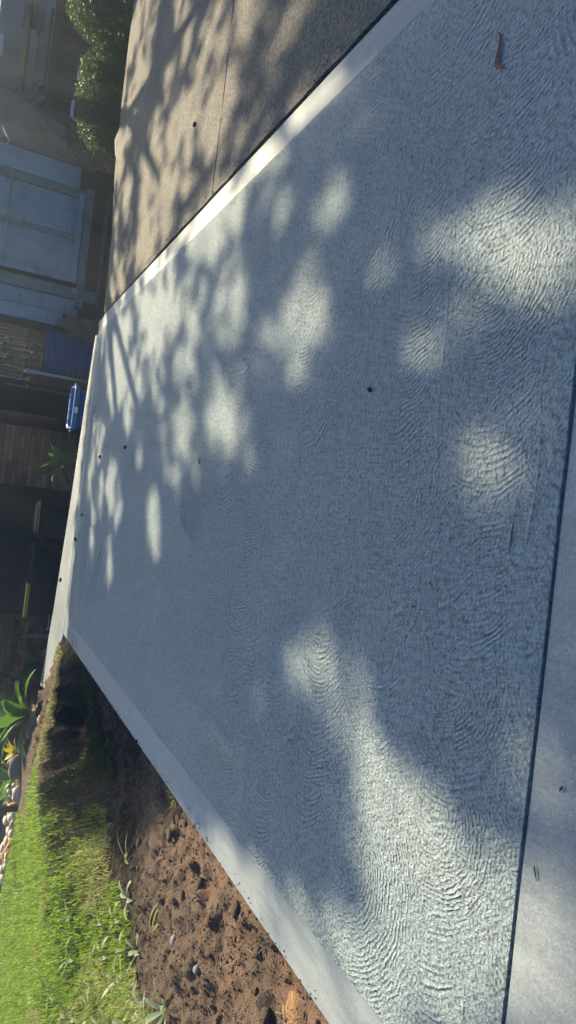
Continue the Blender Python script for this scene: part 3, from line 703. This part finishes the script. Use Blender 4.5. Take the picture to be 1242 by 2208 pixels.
MB().tube([(gx(3.56), -.07, 1.955), (gx(5.08), -.07, 1.965)], .016, 8).build('bar', M['metal'], gt)
MB().box((gx(4.1), .115, 1.30), (3.1, .02, 2.55)).build('light_stop_board', M['timber'], gt)  # added behind the gate to stop sun leaking through its gaps
MB().box((gx(3.36), -.10, ZB + .02), (.09, .03, .09), bev=.01).build('latch', M['metal'], gt)
for z in (1.0, 1.7): MB().box((gx(4.28), -.045, z), (.16, .02, .03)).build('hinge', M['rusttimber'], gt)
MB().box((gx(4.1), .10, 2.62), (2.9, .12, .16)).build('head_beam', M['rusttimber'], gt)

# ------------------------------------------------------------------ bushes, trunk, lean-to on the right
def bush(name, loc, rx, ry, rz_, label, n, size, seed, lumps=9, flat=0.):
    t = empty(name, loc); tag(t, label, 'bush')
    r = np.random.default_rng(seed)
    # twiggy frame
    b = MB()
    for k in range(9):
        a = r.uniform(0, 6.28); e = r.uniform(.3, .8)
        b.tube([(0, 0, 0), (rx * .4 * e * math.cos(a), ry * .4 * e * math.sin(a), rz_ * .5), (rx * .8 * e * math.cos(a + .3), ry * .8 * e * math.sin(a + .3), rz_ * (1.1 + .5 * r.uniform()))], [.02, .012, .005], 5)
    b.build('branches', M['timber'], t)
    d = r.normal(size=(n, 3)); d /= np.linalg.norm(d, axis=1)[:, None]
    rr = r.uniform(.35, 1, n) ** .35
    lump = 1 + .11 * np.clip(fbm(d[:, 0] * 3 + seed, d[:, 1] * 3 + 2 * d[:, 2], 1.1, 3, seed), -1, 1) + .10 * fbm(d[:, 0] * 9, d[:, 2] * 9 + d[:, 1] * 5, 1, 2, seed + 3)
    sq = (np.abs(d) ** 2.6).sum(1) ** (-1 / 2.6)      # boxier than an ellipsoid
    P = d * (rr * lump * (.55 + .45 * sq))[:, None] * np.array([rx, ry, rz_]) + np.array([0, 0, rz_])
    gap = fbm(P[:, 0] * 6 + seed, P[:, 2] * 6 + P[:, 1] * 4, 1, 2, seed + 9) > -.45
    P, dd = P[gap & (P[:, 2] > .0)], d[gap & (P[:, 2] > .0)]
    leafcloud('foliage', P, dd * .7 + np.array([0, 0, .35]), size, M['bush'], t, seed, .6, .7)
    return t
bush('clipped_bush', (5.88, 10.3, -.42), .80, .55, .47, 'rounded green bush with sunlit top beside the old concrete', 30000, .036, 11)
bush('tall_bush', (8.15, 11.15, -.5), .95, .75, .66, 'dark dense bush at the far end of the old concrete', 26000, .042, 12)
bush('ivy_shrub', (5.98, 12.1, -.78), .34, .3, .62, 'dark low shrub between the pale trunk and the blue gate', 4500, .05, 13)
md = rock('cement_spill', (4.98, 9.72, -.16), .22, M['mound'], 71, 'lumpy grey cement spill at the foot of the clipped bush', 'cement spill', None, (1.9, .8, .85), .5)

tr = empty('gum_tree', (6.35, 12.95, -.78)); tag(tr, 'pale gum tree forking behind the blue gate', 'tree')
MB().tube([(-.18, 0, -.1), (-.12, 0, .45), (-.02, 0, 1.0), (.10, .02, 1.55), (.20, .05, 2.2), (.3, .1, 3.0)], [.17, .15, .17, .24, .28, .24], 14).build('trunk', M['bark'], tr)
MB().tube([(.24, .08, 2.6), (.7, .6, 4.2), (1.2, 1.6, 6.5), (1.0, 2.6, 9.5)], [.2, .16, .12, .07], 10).build('limb', M['bark'], tr)
MB().tube([(.28, .1, 2.8), (-.6, .9, 4.6), (-1.6, 1.8, 7.2), (-2.6, 2.6, 10)], [.18, .14, .1, .06], 10).build('limb', M['bark'], tr)
MB().tube([(.3, .1, 2.9), (2.0, 1.2, 5.0), (4.0, 2.4, 7.6), (6.2, 3.4, 10.5)], [.18, .14, .1, .05], 10).build('limb', M['bark'], tr)
MB().tube([(-1.2, 1.5, 6.3), (-2.6, .4, 8.6), (-3.6, -1.0, 10.6)], [.09, .06, .03], 8).build('limb', M['bark'], tr)
MB().tube([(1.15, 1.5, 6.2), (1.6, -.6, 8.6), (1.9, -3.0, 10.8)], [.1, .07, .03], 8).build('limb', M['bark'], tr)
MB().tube([(4.0, 2.4, 7.6), (5.0, .6, 9.4), (5.8, -1.6, 11)], [.09, .06, .03], 8).build('limb', M['bark'], tr)
# crown: the gaps between its leaves throw the dappled light on the driveway (x, y, long, short, turn, openness of each gap's patch)
GAPS = [(2.12, 5.03, 0.5, 0.25, -116.0, 1), (1.73, 6.28, 0.67, 0.32, -104.0, 1), (1.36, 4.31, 0.35, 0.25, -146.0, 0.85), (1.69, 5.41, 0.32, 0.3, -125.0, 0.6), (1.05, 3.07, 0.31, 0.22, -134.0, 0.8), (0.81, 3.14, 0.19, 0.12, -123.0, 0.6), (1.59, 2.99, 0.24, 0.11, -120.0, 0.6), (1.82, 3.62, 0.36, 0.15, -120.0, 0.35), (0.97, 1.68, 0.29, 0.14, -116.0, 1), (1.1, 2.0, 0.19, 0.06, -122.0, 0.8), (0.99, 1.49, 0.15, 0.08, -122.0, 0.6), (1.14, 2.43, 0.17, 0.1, -129.0, 0.3), (0.56, 4.15, 0.38, 0.18, -101.0, 1), (1.14, 5.15, 0.43, 0.29, -161.0, 0.75), (1.39, 5.91, 0.27, 0.18, -159.0, 0.5), (1.45, 7.74, 0.72, 0.43, -112.0, 1), (1.82, 7.68, 0.6, 0.31, -109.0, 0.9), (0.85, 7.0, 0.26, 0.15, -132.0, 0.8), (0.26, 3.57, 0.1, 0.07, -108.0, 0.5), (0.06, 7.38, 0.34, 0.24, 36.0, 1), (-0.13, 6.92, 0.28, 0.16, 22.0, 0.8), (-0.01, 7.92, 0.4, 0.13, 18.0, 0.5), (-0.23, 5.55, 0.33, 0.21, 37.0, 1), (-0.75, 7.03, 0.3, 0.14, 35.0, 0.9), (-0.52, 8.14, 0.4, 0.17, 20.0, 0.6), (0.22, 8.64, 0.36, 0.25, -164.0, 0.7), (0.56, 8.32, 0.3, 0.16, -133.0, 0.6), (0.32, 5.15, 0.28, 0.19, -130.0, 0.7), (0.06, 4.94, 0.18, 0.13, 62.0, 0.5), (0.24, 1.62, 0.22, 0.13, -70.0, 0.42), (0.75, 1.75, 0.42, 0.2, -85.0, 0.2), (0.9, 3.64, 0.22, 0.12, -152.0, 0.4), (2.32, 3.5, 0.23, 0.09, -103.0, 0.65), (2.23, 3.96, 0.28, 0.1, -107.0, 0.65), (2.16, 4.46, 0.29, 0.11, -105.0, 0.7), (2.33, 3.18, 0.19, 0.08, -105.0, 0.5), (0.71, 4.19, 0.19, 0.12, -113.0, 0.5), (0.53, 6.36, 0.27, 0.15, -140.0, 0.6), (-0.68, 2.55, 0.27, 0.14, 91.0, 0.8), (-0.83, 2.25, 0.3, 0.14, 88.0, 0.85), (-0.99, 1.99, 0.3, 0.16, 94.0, 0.9), (-1.14, 1.77, 0.35, 0.21, 105.0, 1), (-1.4, 1.67, 0.53, 0.19, 127.0, 1), (-1.74, 2.06, 0.58, 0.22, 128.0, 1), (-1.22, 1.52, 0.33, 0.16, 129.0, 1), (-1.85, 2.5, 0.28, 0.15, 131.0, 0.9), (-1.96, 3.11, 0.4, 0.15, 107.0, 1), (-1.92, 3.46, 0.32, 0.11, 105.0, 0.8), (-2.21, 2.6, 0.61, 0.16, 127.0, 1), (-1.02, 1.26, 0.16, 0.08, 128.0, 0.6), (-1.19, 1.23, 0.21, 0.12, 140.0, 1), (-0.64, 1.31, 0.14, 0.1, -4.0, 0.5), (-0.33, 1.3, 0.1, 0.06, 4.0, 0.25), (-1.79, 1.87, 0.99, 0.11, 127.0, 1), (-2.05, 9.78, 0.72, 0.57, 21.0, 1), (-0.96, 9.61, 0.59, 0.31, 10.0, 0.9), (-0.17, 9.55, 0.39, 0.23, 12.0, 0.6), (-2.74, 10.37, 0.74, 0.34, 105.0, 1), (4.32, 6.25, 0.27, 0.17, -153.0, 0.9), (3.92, 5.51, 0.33, 0.17, -146.0, 0.85), (3.61, 6.02, 0.29, 0.14, -131.0, 0.8), (3.61, 5.7, 0.23, 0.12, -152.0, 0.7), (3.11, 4.93, 0.3, 0.2, -145.0, 1), (2.94, 5.13, 0.32, 0.18, -137.0, 1), (3.1, 4.74, 0.19, 0.11, -136.0, 0.7), (3.44, 6.03, 0.38, 0.2, -136.0, 0.9), (3.01, 6.31, 0.36, 0.15, -126.0, 1), (3.58, 7.35, 0.45, 0.16, -122.0, 1), (3.76, 7.02, 0.34, 0.19, -139.0, 0.8), (5.23, 8.46, 0.48, 0.26, -156.0, 0.9), (5.28, 8.04, 0.38, 0.2, -160.0, 0.7), (4.86, 8.77, 0.45, 0.19, -157.0, 0.9), (4.43, 9.04, 0.38, 0.17, -155.0, 1), (3.67, 8.33, 0.35, 0.17, -154.0, 0.8), (2.72, 6.43, 0.3, 0.14, -132.0, 0.8), (3.19, 7.34, 0.34, 0.14, -135.0, 0.7), (2.55, 7.26, 0.33, 0.14, -140.0, 0.8), (2.58, 8.13, 0.33, 0.14, -140.0, 0.9), (3.37, 8.84, 0.37, 0.14, -156.0, 0.7), (3.37, 4.55, 0.27, 0.15, -141.0, 0.5), (4.89, 6.63, 0.32, 0.14, -137.0, 0.8), (4.07, 5.33, 0.34, 0.12, -131.0, 0.6), (2.86, 3.88, 0.29, 0.14, -132.0, 0.4), (4.17, 6.67, 0.32, 0.18, -142.0, 0.6), (6.24, 9.16, 0.43, 0.22, -160.0, 0.9), (5.71, 8.01, 0.38, 0.18, -148.0, 0.7), (3.11, 3.82, 0.38, 0.09, -127.0, 0.5), (2.46, 5.37, 0.23, 0.13, -130.0, 0.5), (2.09, 7.06, 0.28, 0.13, -140.0, 0.7), (2.31, 8.43, 0.39, 0.11, -148.0, 0.8)]
SHADE = [(-2.02, -1.5), (-2.02, 4.3), (-3.5, 6.65), (-3.65, 7.6), (-2.6, 8.9), (-2.0, 9.3), (-1.0, 9.6), (3, 9.4), (4.5, 9.2), (7, 9.3), (11.5, 9.6), (11.5, -1.5)]
r_ = np.random.default_rng(21); st0 = .0475; gx_, gy_ = np.meshgrid(np.arange(-3.8, 11.5, st0), np.arange(-1.5, 10.4, st0)); NL = gx_.size
qx = gx_.ravel() + r_.uniform(0, st0, NL); qy = gy_.ravel() + r_.uniform(0, st0, NL)
open_ = np.full(NL, .018)
wx = qx + .05 * fbm(qx, qy, 4, 2, 61); wy = qy + .05 * fbm(qx + 9, qy, 4, 2, 62)
for (cx, cy, a, b, ang, st_) in GAPS:
    ca, sa = math.cos(rad(ang)), math.sin(rad(ang)); dx, dy = wx - cx, wy - cy
    q = np.sqrt(((dx * ca + dy * sa) / a) ** 2 + ((-dx * sa + dy * ca) / b) ** 2)
    open_ = np.maximum(open_, st_ * np.clip(((1.55 if cx > 2.45 else 1.35) - q) / .65, 0, 1))
rx_ = qx * .906 - qy * .423; ry_ = (qx * .423 + qy * .906) * .62
soft = sstep(-.10, .42, fbm(rx_ + 3, ry_ + 5, 2.1, 3, 64)) * (sstep(-.2, .9, qx) * sstep(2.3, 4.2, qy) * .66 + sstep(2.2, 2.8, qx) * .12)
soft = np.maximum(soft, .05 * sstep(.0, .3, fbm(rx_, ry_ + 9, 1.5, 2, 65)))
open_ = np.maximum(open_, soft)
open_ = np.maximum(open_, np.where(inpoly(qx, qy, SHADE), 0, 1))
# beyond the frame the shade stays dappled
rnd_gap = (vnoise(qx * 1.6 + 40, qy * 1.1 + 7, 66) > .74) & ((qx > 4.6) & (qy < 5) | (qx > 7.5))
open_ = np.where(rnd_gap, 1, open_)
LAI = 4.8
pk = np.clip(-np.log(np.clip(open_, .012, 1)) / LAI, 0, 1)
kp = r_.uniform(0, 1, NL) < pk; qx, qy = qx[kp], qy[kp]; n_ = len(qx)
edge = np.clip(1 - ((qx - 3.8) / 8.5) ** 2 - ((qy - 4.5) / 7.5) ** 2, .05, 1)
hh = 10.6 + r_.uniform(-1, 1, n_) * 1.5 * np.sqrt(edge) + .8 * fbm(qx, qy, .35, 2, 70)
PL = np.stack([qx, qy, np.zeros(n_)], 1) + np.array(SD)[None] * (hh / SD.z)[:, None]
base = np.array([6.35, 12.95, -.78])
leafcloud('crown', PL - base, np.array([[.2, .45, .5]]), .24, M['crown'], tr, 22, .5, .75)

# bent white wire hanging on the trunk
wi = MB().tube([(5.62, 12.4, 1.62), (5.66, 12.4, 1.32), (5.72, 12.4, 1.28), (5.95, 12.42, 1.42)], .011, 6).build('bent_wire', M['white']); tag(wi, 'bent white wire in front of the pale trunk', 'wire')
fb = MB().bar((6.55, 12.3, 1.28), (5.9, 12.25, .42), .10, .05).build('fallen_board', M['rusttimber']); tag(fb, 'reddish board sloping down along the pale trunk', 'board')

ln = empty('timber_lean_to', (7.4, 12.7, -.78)); tag(ln, 'dark timber lean-to with stored planks behind the bushes', 'shed')
MB().box((.5, 1.4, 1.5), (4.2, .06, 3.4)).build('back_wall', M['darkwall'], ln)
MB().box((.25, 0, 1.50), (2.1, .10, .11)).build('beam', M['timber'], ln)
for k in range(15):
    x = -.78 + k * .125 + random.uniform(-.02, .02); MB().box((x, .05 + random.uniform(-.02, .02), .73), (.085, .03, 1.42), ry=random.uniform(-.015, .015)).build('batten', M['timber'], ln)
MB().box((.1, .16, .74), (2.3, .02, 1.46)).build('batten_backing', M['interior'], ln)
for x in (-.82, 1.3): MB().box((x, .1, 1.55), (.1, .1, 3.1)).build('post', M['timber'], ln)
MB().bar((-.62, -.06, 1.56), (-.80, .55, 2.05), .10, .05).build('brace', M['paletimber'], ln)
MB().box((.3, .5, 1.92), (1.7, .5, .04)).build('shelf', M['timber'], ln)
MB().box((.3, .5, 1.58), (1.7, .5, .04)).build('shelf', M['timber'], ln)
MB().box((.35, .62, 2.45), (2.2, .7, .06), rx=.15).build('roof_sheet', M['darkwall'], ln)
for k in range(5): 
    o = MB().box((7.72 + random.uniform(-.03, .03), 13.12 + k * .03, .84 + k * .033), (1.05 + random.uniform(-.1, .1), .1, .028)).build('plank', M['paletimber']); tag(o, ('bottom', 'second', 'middle', 'fourth', 'topmost')[k] + ' pale plank of the stack on the lean-to shelf', 'plank', 'planks stacked on the lean-to shelf')
o = MB().box((7.75, 13.1, 1.20), (1.1, .12, .07)).build('plank', simple('yellow_timber', (.30, .27, .10), .75, .2, 6)); tag(o, 'yellowish plank on the upper shelf of the lean-to', 'plank')
for k, (x, z) in enumerate(((8.42, .98), (8.5, 1.1), (8.45, 1.22))):
    o = MB().tube([(x, 12.9, z), (x - .22, 13.3, z - .02)], .055, 9).build('log', M['paletimber']); tag(o, ('lowest', 'middle', 'highest')[k] + ' of the three short logs stored in the lean-to', 'log', 'logs stored in the lean-to')
rp = empty('board_screen', (8.6, 12.2, -.78)); tag(rp, 'red-brown vertical board screen above the dark bush', 'screen')
for k in range(7): MB().box((-.22 + k * .115, 0, 1.65), (.105, .025, .95)).build('board', M['rusttimber'], rp)
for z in (1.3, 2.0): MB().box((.12, .03, z), (.9, .03, .06)).build('rail', M['timber'], rp)
for x in (-.2, .45): MB().box((x, .06, .85), (.08, .05, 2.5)).build('post', M['timber'], rp)
o = MB().box((7.45, 12.75, 1.60), (.36, .03, .12), ry=-.05).build('white_sign_plate', M['white']); tag(o, 'small white plate under the lean-to roof', 'plate')

# two white tube things standing behind the bush
st_ = empty('tap_stand', (6.72, 11.5, -.78)); tag(st_, 'T-topped white tube standing behind the clipped bush', 'tap')
MB().tube([(0, 0, 0), (0, 0, 1.17)], .02, 8).build('tube', M['white'], st_); MB().tube([(-.055, 0, 1.0), (-.055, 0, 1.15)], .012, 6).build('side_tube', M['metal'], st_); MB().tube([(-.085, 0, 1.18), (.085, 0, 1.18)], .014, 8).build('crossbar', M['white'], st_)
ch = empty('garden_chair', (6.02, 11.2, -.78)); tag(ch, 'white tube chair with only its back rail showing over the bush', 'chair')
MB().tube([(-.17, .06, .35), (-.17, .06, 1.17), (-.12, .06, 1.25), (.12, .06, 1.25), (.17, .06, 1.17), (.17, .06, .35)], .013, 8).build('back_frame', M['white'], ch)
MB().box((0, -.14, .40), (.38, .4, .03), bev=.01).build('seat', M['white'], ch)
for sx_ in (-1, 1):
    for sy_ in (.05, -.32): MB().tube([(sx_ * .17, sy_, .4), (sx_ * .18, sy_ * 1.08, 0)], .013, 6).build('leg', M['white'], ch)
MB().box((0, .06, 1.23), (.27, .02, .03)).build('head_rail', M['white'], ch)

# ------------------------------------------------------------------ planting on the left
def strapleaf(L, W, tilt, arch, fold=.25, seg=8, twist=0.):
    V = []; x = z = 0.0; a = tilt; ds = L / seg
    for i in range(seg + 1):
        f = i / seg; w_ = W * (math.sin(min(1, f * 1.9 + .18) * math.pi / 2)) * (1 - max(0, (f - .55) / .45) ** 1.7) + .002
        c = math.cos(a); s = math.sin(a); tw = twist * f
        for k in (-1, 0, 1):
            lat = k * w_ / 2; hgt = abs(k) * fold * w_ / 2
            V.append((x - s * hgt, lat * math.cos(tw), z + c * hgt + lat * math.sin(tw)))
        x += ds * math.cos(a); z += ds * math.sin(a); a -= arch / seg
    F = []
    for i in range(seg):
        for k in (0, 1): F.append((i * 3 + k, i * 3 + k + 1, i * 3 + 4 + k, i * 3 + 3 + k))
    return V, F
def plant(name, loc, n, L, W, tilt, arch, m, label, cat='plant', group=None, stem=0, seed=0, az=None, droop=None, parts='leaf'):
    r = random.Random(seed); t = empty(name, loc); tag(t, label, cat, group)
    if stem: MB().tube([(0, 0, -stem), (0, 0, .02)], .035, 8).build('stem', M['bark'], t)
    for k in range(n):
        V, F = strapleaf(L * r.uniform(.75, 1.15), W * r.uniform(.8, 1.1), rad(r.uniform(*tilt)), rad(r.uniform(*arch)), .3, 8, r.uniform(-.3, .3))
        a = (2 * math.pi * k / n + r.uniform(-.3, .3)) if az is None else rad(r.uniform(*az))
        o = link('leaf', pydata('leaf', V, F, True), m, t, (.03 * math.cos(a), .03 * math.sin(a), 0), (0, 0, a))
    return t
plant('agave', (-3.55, 10.75, .14), 16, .74, .22, (25, 75), (15, 70), M['agave'], 'bright broad-leaved agave at the end of the soil bed', seed=3)
plant('dark_lily', (-3.05, 12.0, -.10), 12, .62, .14, (15, 70), (30, 80), M['agave_dark'], 'dark broad-leaved plant between the agave and the brick wall', stem=.7, seed=5)
plant('dark_lily', (-3.75, 11.9, -.05), 10, .7, .13, (30, 80), (20, 60), M['agave_dark'], 'dark leafy plant behind the bright agave', stem=.7, seed=6)
plant('yucca', (.48, 11.7, -.18), 24, .68, .065, (-25, 75), (20, 70), M['strap'], 'spiky green yucca in front of the brick pillar', stem=.6, seed=7)
plant('strap_plant', (-2.75, 12.6, .18), 9, .6, .03, (20, 80), (30, 90), M['strap'], 'thin strap-leaved plant against the left brick wall', stem=.97, seed=8)
plant('succulent', (-4.22, 11.0, .25), 16, .24, .075, (20, 80), (10, 50), M['yellowleaf'], 'small yellow-green succulent behind the soil bed', seed=9)
plant('green_lily', (-4.55, 10.85, .2), 11, .46, .10, (30, 80), (20, 70), M['agave'], 'green lily beside the grey edging stone', seed=10)
plant('green_lily', (-5.0, 11.4, .2), 10, .5, .1, (30, 75), (30, 80), M['agave'], 'green lily behind the black post', seed=14)
def single_leaf(name, loc, L, W, tilt, arch, rz, m, label, cat='leaf', fold=.3, grp=None):
    V, F = strapleaf(L, W, rad(tilt), rad(arch), fold); o = link(name, pydata(name, V, F, True), m, None, loc, (0, 0, rz)); o2 = o.modifiers.new('thick', 'SOLIDIFY'); o2.thickness = .0015
    tag(o, label, cat, grp); return o
single_leaf('orange_leaf', (-4.62, 10.1, .30), .5, .07, 55, 30, rad(165), M['orange'], 'orange-tipped leaf leaning by the black post')
single_leaf('orange_leaf', (-5.02, 9.95, .26), .62, .05, 22, 10, rad(160), M['orange'], 'long orange leaf lying over the white pebbles')
bpst = empty('black_post', (-4.72, 10.12, .15)); tag(bpst, 'square black post at the edge of the lawn', 'post')
MB().box((0, 0, .6), (.085, .085, 1.3), bev=.006).build('shaft', M['black'], bpst); MB().box((0, 0, 1.26), (.1, .1, .03), bev=.006).build('cap', M['black'], bpst)
k = 0
for i in range(90):
    x = random.uniform(-8.3, -4.85); y = 10.25 + (-x - 4.85) * .12 + random.uniform(.0, 1.5)
    r0 = random.uniform(.045, .085)
    rock('pebble', (x, y, hz(x, y) + r0 * .45), r0, M['pebble'], i % 6, 'rounded pale pebble in the bed behind the lawn', 'pebble', 'white pebbles behind the lawn', (1.2, .9, .8), .16, random.uniform(0, 6))
for (x, y, r0, m, lab, sc3) in ((-3.72, 10.72, .17, 'stone', 'flat pink-grey edging stone behind the soil bed', (1.5, .7, .8)), (-4.30, 10.55, .15, 'greystone', 'upright grey edging stone at the left of the soil bed', (1.3, .6, 1.2)), (-4.05, 10.68, .09, 'pebble', 'small white stone between the edging stones', (1, 1, .9)), (-4.62, 10.35, .10, 'pebble', 'pale stone at the foot of the black post', (1.2, .8, 1.1))):
    rock('edging_stone', (x, y, hz(x, y) + r0 * .35), r0, M[m], 90, lab, 'stone', None, sc3, .3, .4)
single_leaf('dry_leaf', (-3.28, 9.95, hz(-3.28, 9.95) + .02), .22, .10, 50, 100, rad(200), M['leafpale'], 'curled dry leaf on the soil bed under the agave')
single_leaf('yellow_leaf', (-3.22, 10.2, .34), .12, .07, 30, 60, rad(20), M['yellowleaf'], 'small yellow leaf tip on the bright agave')

# weeds with pale broad leaves in and beside the grass
def weed(loc, seed, label, n=6, L=.17, W=.035, grp='pale weeds in the lower grass', az=None, m='weed'):
    return plant('weed', loc, n, L, W, (5, 50), (10, 90), M[m], label, 'weed', grp, 0, seed, az)
for i, (x, y) in enumerate([(-3.50, 4.9), (-3.42, 5.45), (-3.62, 4.35), (-4.1, 5.7), (-4.5, 5.2), (-4.0, 4.8), (-4.3, 6.1), (-3.9, 5.2), (-4.9, 5.9), (-5.4, 6.4), (-4.7, 4.7), (-4.15, 4.5), (-3.85, 5.9), (-5.8, 7.0), (-3.75, 4.65), (-3.95, 5.55), (-4.35, 5.45), (-4.6, 5.75), (-3.7, 5.6), (-4.2, 5.05), (-4.9, 5.3), (-4.05, 6.35), (-3.65, 5.15), (-4.45, 4.4), (-5.2, 5.6), (-4.75, 6.3)]):
    weed((x, y, hz(x, y) + .03), 40 + i, 'pale broad-leaved weed flattened in the lit lower grass', 5 + i % 3)
weed((-3.30, 5.75, hz(-3.30, 5.75) + .01), 61, 'pale bent weed stalk sticking out over the soil, nearest the shaded bank', 3, .30, .04, None, (-60, 40))
weed((-3.22, 4.62, hz(-3.22, 4.62) + .01), 62, 'dry straw-coloured weed stalks lying out on the soil', 4, .32, .018, None, (-40, 20), 'straw')
weed((-3.42, 4.15, hz(-3.42, 4.15) + .01), 63, 'big pale weed with drooping leaves at the soil edge', 8, .24, .04, None)
yw = plant('yellow_weed', (-2.10, 4.42, -.07), 7, .07, .02, (20, 80), (10, 60), M['yellowleaf'], 'tiny yellow-green weed against the slab edge', 'weed', None, 0, 64)

# ------------------------------------------------------------------ litter on the concrete
def flatleaf(name, x, y, L, W, rz, m, label, curl=.5, z=.004, cat='leaf', wavy=0):
    V = []; F = []; n = 10
    for i in range(n + 1):
        f = i / n; xx = (f - .5) * L; w_ = W * math.sin(math.pi * min(1, max(0, f)) ** .8) + .0006
        off = wavy * L * math.sin(f * 5.5) * .12; zz = .002 + curl * L * .35 * (f - .5) ** 2
        V += [(xx, off - w_ / 2, zz + .25 * w_), (xx, off, zz), (xx, off + w_ / 2, zz + .25 * w_)]
    for i in range(n):
        for k in (0, 1): F.append((i * 3 + k, i * 3 + k + 1, i * 3 + 4 + k, i * 3 + 3 + k))
    o = link(name, pydata(name, V, F, True), m, None, (x, y, z), (0, 0, rz)); sd = o.modifiers.new('thick', 'SOLIDIFY'); sd.thickness = .0012; sd.offset = 1
    return tag(o, label, cat)
flatleaf('gum_leaf', 1.68, 1.80, .175, .018, rad(28), M['leafbrown'], 'long brown gum leaf on the shaded slab', .25, .004, wavy=1.2)
flatleaf('curled_leaf', .293, 4.505, .07, .022, rad(70), M['seed'], 'dark curled leaf on the slab by the bright patches', .9, wavy=1.5)
flatleaf('pale_leaf', -.975, 5.10, .10, .016, rad(10), M['leafpale'], 'pale slender leaf on the shaded left of the slab', .4)
flatleaf('pale_leaf', -.713, 7.6, .13, .05, rad(-50), M['leafpale'], 'pale upturned leaf on the far part of the slab', 1.2)
flatleaf('twig', .0, 1.50, .10, .0025, rad(178), M['seed'], 'thin dark twig on the slab near the joint', .05, cat='twig')
flatleaf('leaf_scrap', -.666, 1.225, .022, .006, rad(150), M['seed'], 'small dark scrap on the smooth near strip', .3, .001, cat='scrap')
flatleaf('twig', -.925, 1.278, .04, .004, rad(200), M['seed'], 'short dark twig on the smooth near strip', .1, .001, cat='twig')
def seedpod(x, y, r, label, seed, z=.003, cat='seed pod'):
    V, Fc = ico(seed, 2, .12, .7); o = link('seed_pod', npmesh('seed_pod', V * r * np.array([1.35, 1, 1]), Fc, True), M['seed'], None, (x, y, z + r * .55), (0, 0, seed)); tag(o, label, cat)
seedpod(.561, 2.389, .011, 'black oval seed pod in the middle of the shaded slab', 1)
seedpod(.478, 6.88, .018, 'dark seed pod on the far slab beyond the curled leaf', 2)
seedpod(.412, 8.18, .018, 'dark seed pod nearest the far joint in front of the yucca', 3)
seedpod(-.686, 9.21, .022, 'black seed pod at the far smooth border', 4)
seedpod(-.338, 8.96, .016, 'black seed pod on the slab in front of the middle bin', 5)
seedpod(-2.011, 5.294, .012, 'black seed pod on the left smooth border', 6, 0)
seedpod(-.197, 1.857, .004, 'tiny dark seed near the twig', 7)
seedpod(3.24, 5.61, .02, 'dark seed pod on the old concrete', 8)
seedpod(-1.365, 10.119, .026, 'dark seed pod on the sunlit far strip', 9, 0)

# loose bits of leaf and grit gathered along the joints, and dry roots in the soil
r_ = np.random.default_rng(31)
n1 = 260; yy = r_.uniform(1.5, 9.0, n1); P1 = np.stack([CX + .04 + np.abs(r_.normal(0, .035, n1)), yy, np.full(n1, .007)], 1)
n2 = 120; P2 = np.stack([r_.uniform(-1.7, 2.1, n2), r_.uniform(1.5, 9.3, n2), np.full(n2, .006)], 1)
n3 = 160; P3 = np.stack([r_.uniform(2.5, 8, n3), r_.uniform(1.5, 9.3, n3), np.full(n3, .008)], 1)
Pb = np.concatenate([P1, P2, P3]); Rb = r_.uniform(.0015, .005, len(Pb)); gb = rocks('grit', Pb, Rb, M['gritmat'], 9, 4, .3); tag(gb, kind='stuff')
n4 = 260; P4 = scatter(900, -3.7, -2.1, 1.8, 8.6, dirt_mask, 78)[:n4]
rt_ = MB()
for p in P4:
    a = r_.uniform(0, 6.28); L = r_.uniform(.02, .09); q = Vector(p) + Vector((0, 0, .012))
    rt_.tube([q, q + Vector((math.cos(a) * L * .5, math.sin(a) * L * .5, r_.uniform(0, .02))), q + Vector((math.cos(a + .4) * L, math.sin(a + .4) * L, r_.uniform(-.005, .015)))], .0014, 4, False)
rto = rt_.build('roots', M['litter']); tag(rto, kind='stuff')

# ------------------------------------------------------------------ air
hv = bpy.data.materials.new('haze'); hv.use_nodes = True; ht = hv.node_tree; ht.nodes.clear()
ho = ht.nodes.new('ShaderNodeOutputMaterial'); hp = ht.nodes.new('ShaderNodeVolumePrincipled')
hp.inputs['Color'].default_value = (.86, .94, 1, 1); hp.inputs['Density'].default_value = .017; hp.inputs['Anisotropy'].default_value = .74
ht.links.new(hp.outputs[0], ho.inputs['Volume'])
hz_ = MB().box((0, 20, 7.4), (340, 220, 18.4)).build('haze', hv); tag(hz_, kind='stuff')
# larger broken clods of earth lying loose on the dug strip
for i in range(26):
    y = random.uniform(2.4, 6.4); x = -2.12 - random.random() ** 1.6 * 1.15
    r0 = random.uniform(.018, .042)
    V, Fc = ico(200 + i % 7, 2, .17, .7); me = npmesh('earth_clod', V * r0 * np.array([1.3, 1.0, .8]), Fc)
    o = link('earth_clod', me, M['soil'], None, (x, y, hz(x, y) + r0 * .15), (0, 0, random.uniform(0, 6)))
    tag(o, 'loose brown clod on the dug soil beside the slab', 'clod', 'loose clods on the dug soil')

# crumbs of soil knocked onto the smooth border, thickest at the far corner
r_ = np.random.default_rng(91); n_ = 260
yc = np.concatenate([r_.uniform(1.6, 9.2, 150), 8.0 + 1.1 * r_.beta(3, 2, 110)]); xc = AX + np.abs(r_.normal(0, .03, n_)) + .004
xc[150:] = AX + .20 * r_.beta(1.2, 2.2, 110)
ow = rocks('soil_crumbs', np.stack([xc, yc, np.full(n_, .002)], 1), r_.uniform(.0015, .0055, n_), M['soil'], 11, 4, .3); tag(ow, kind='stuff')
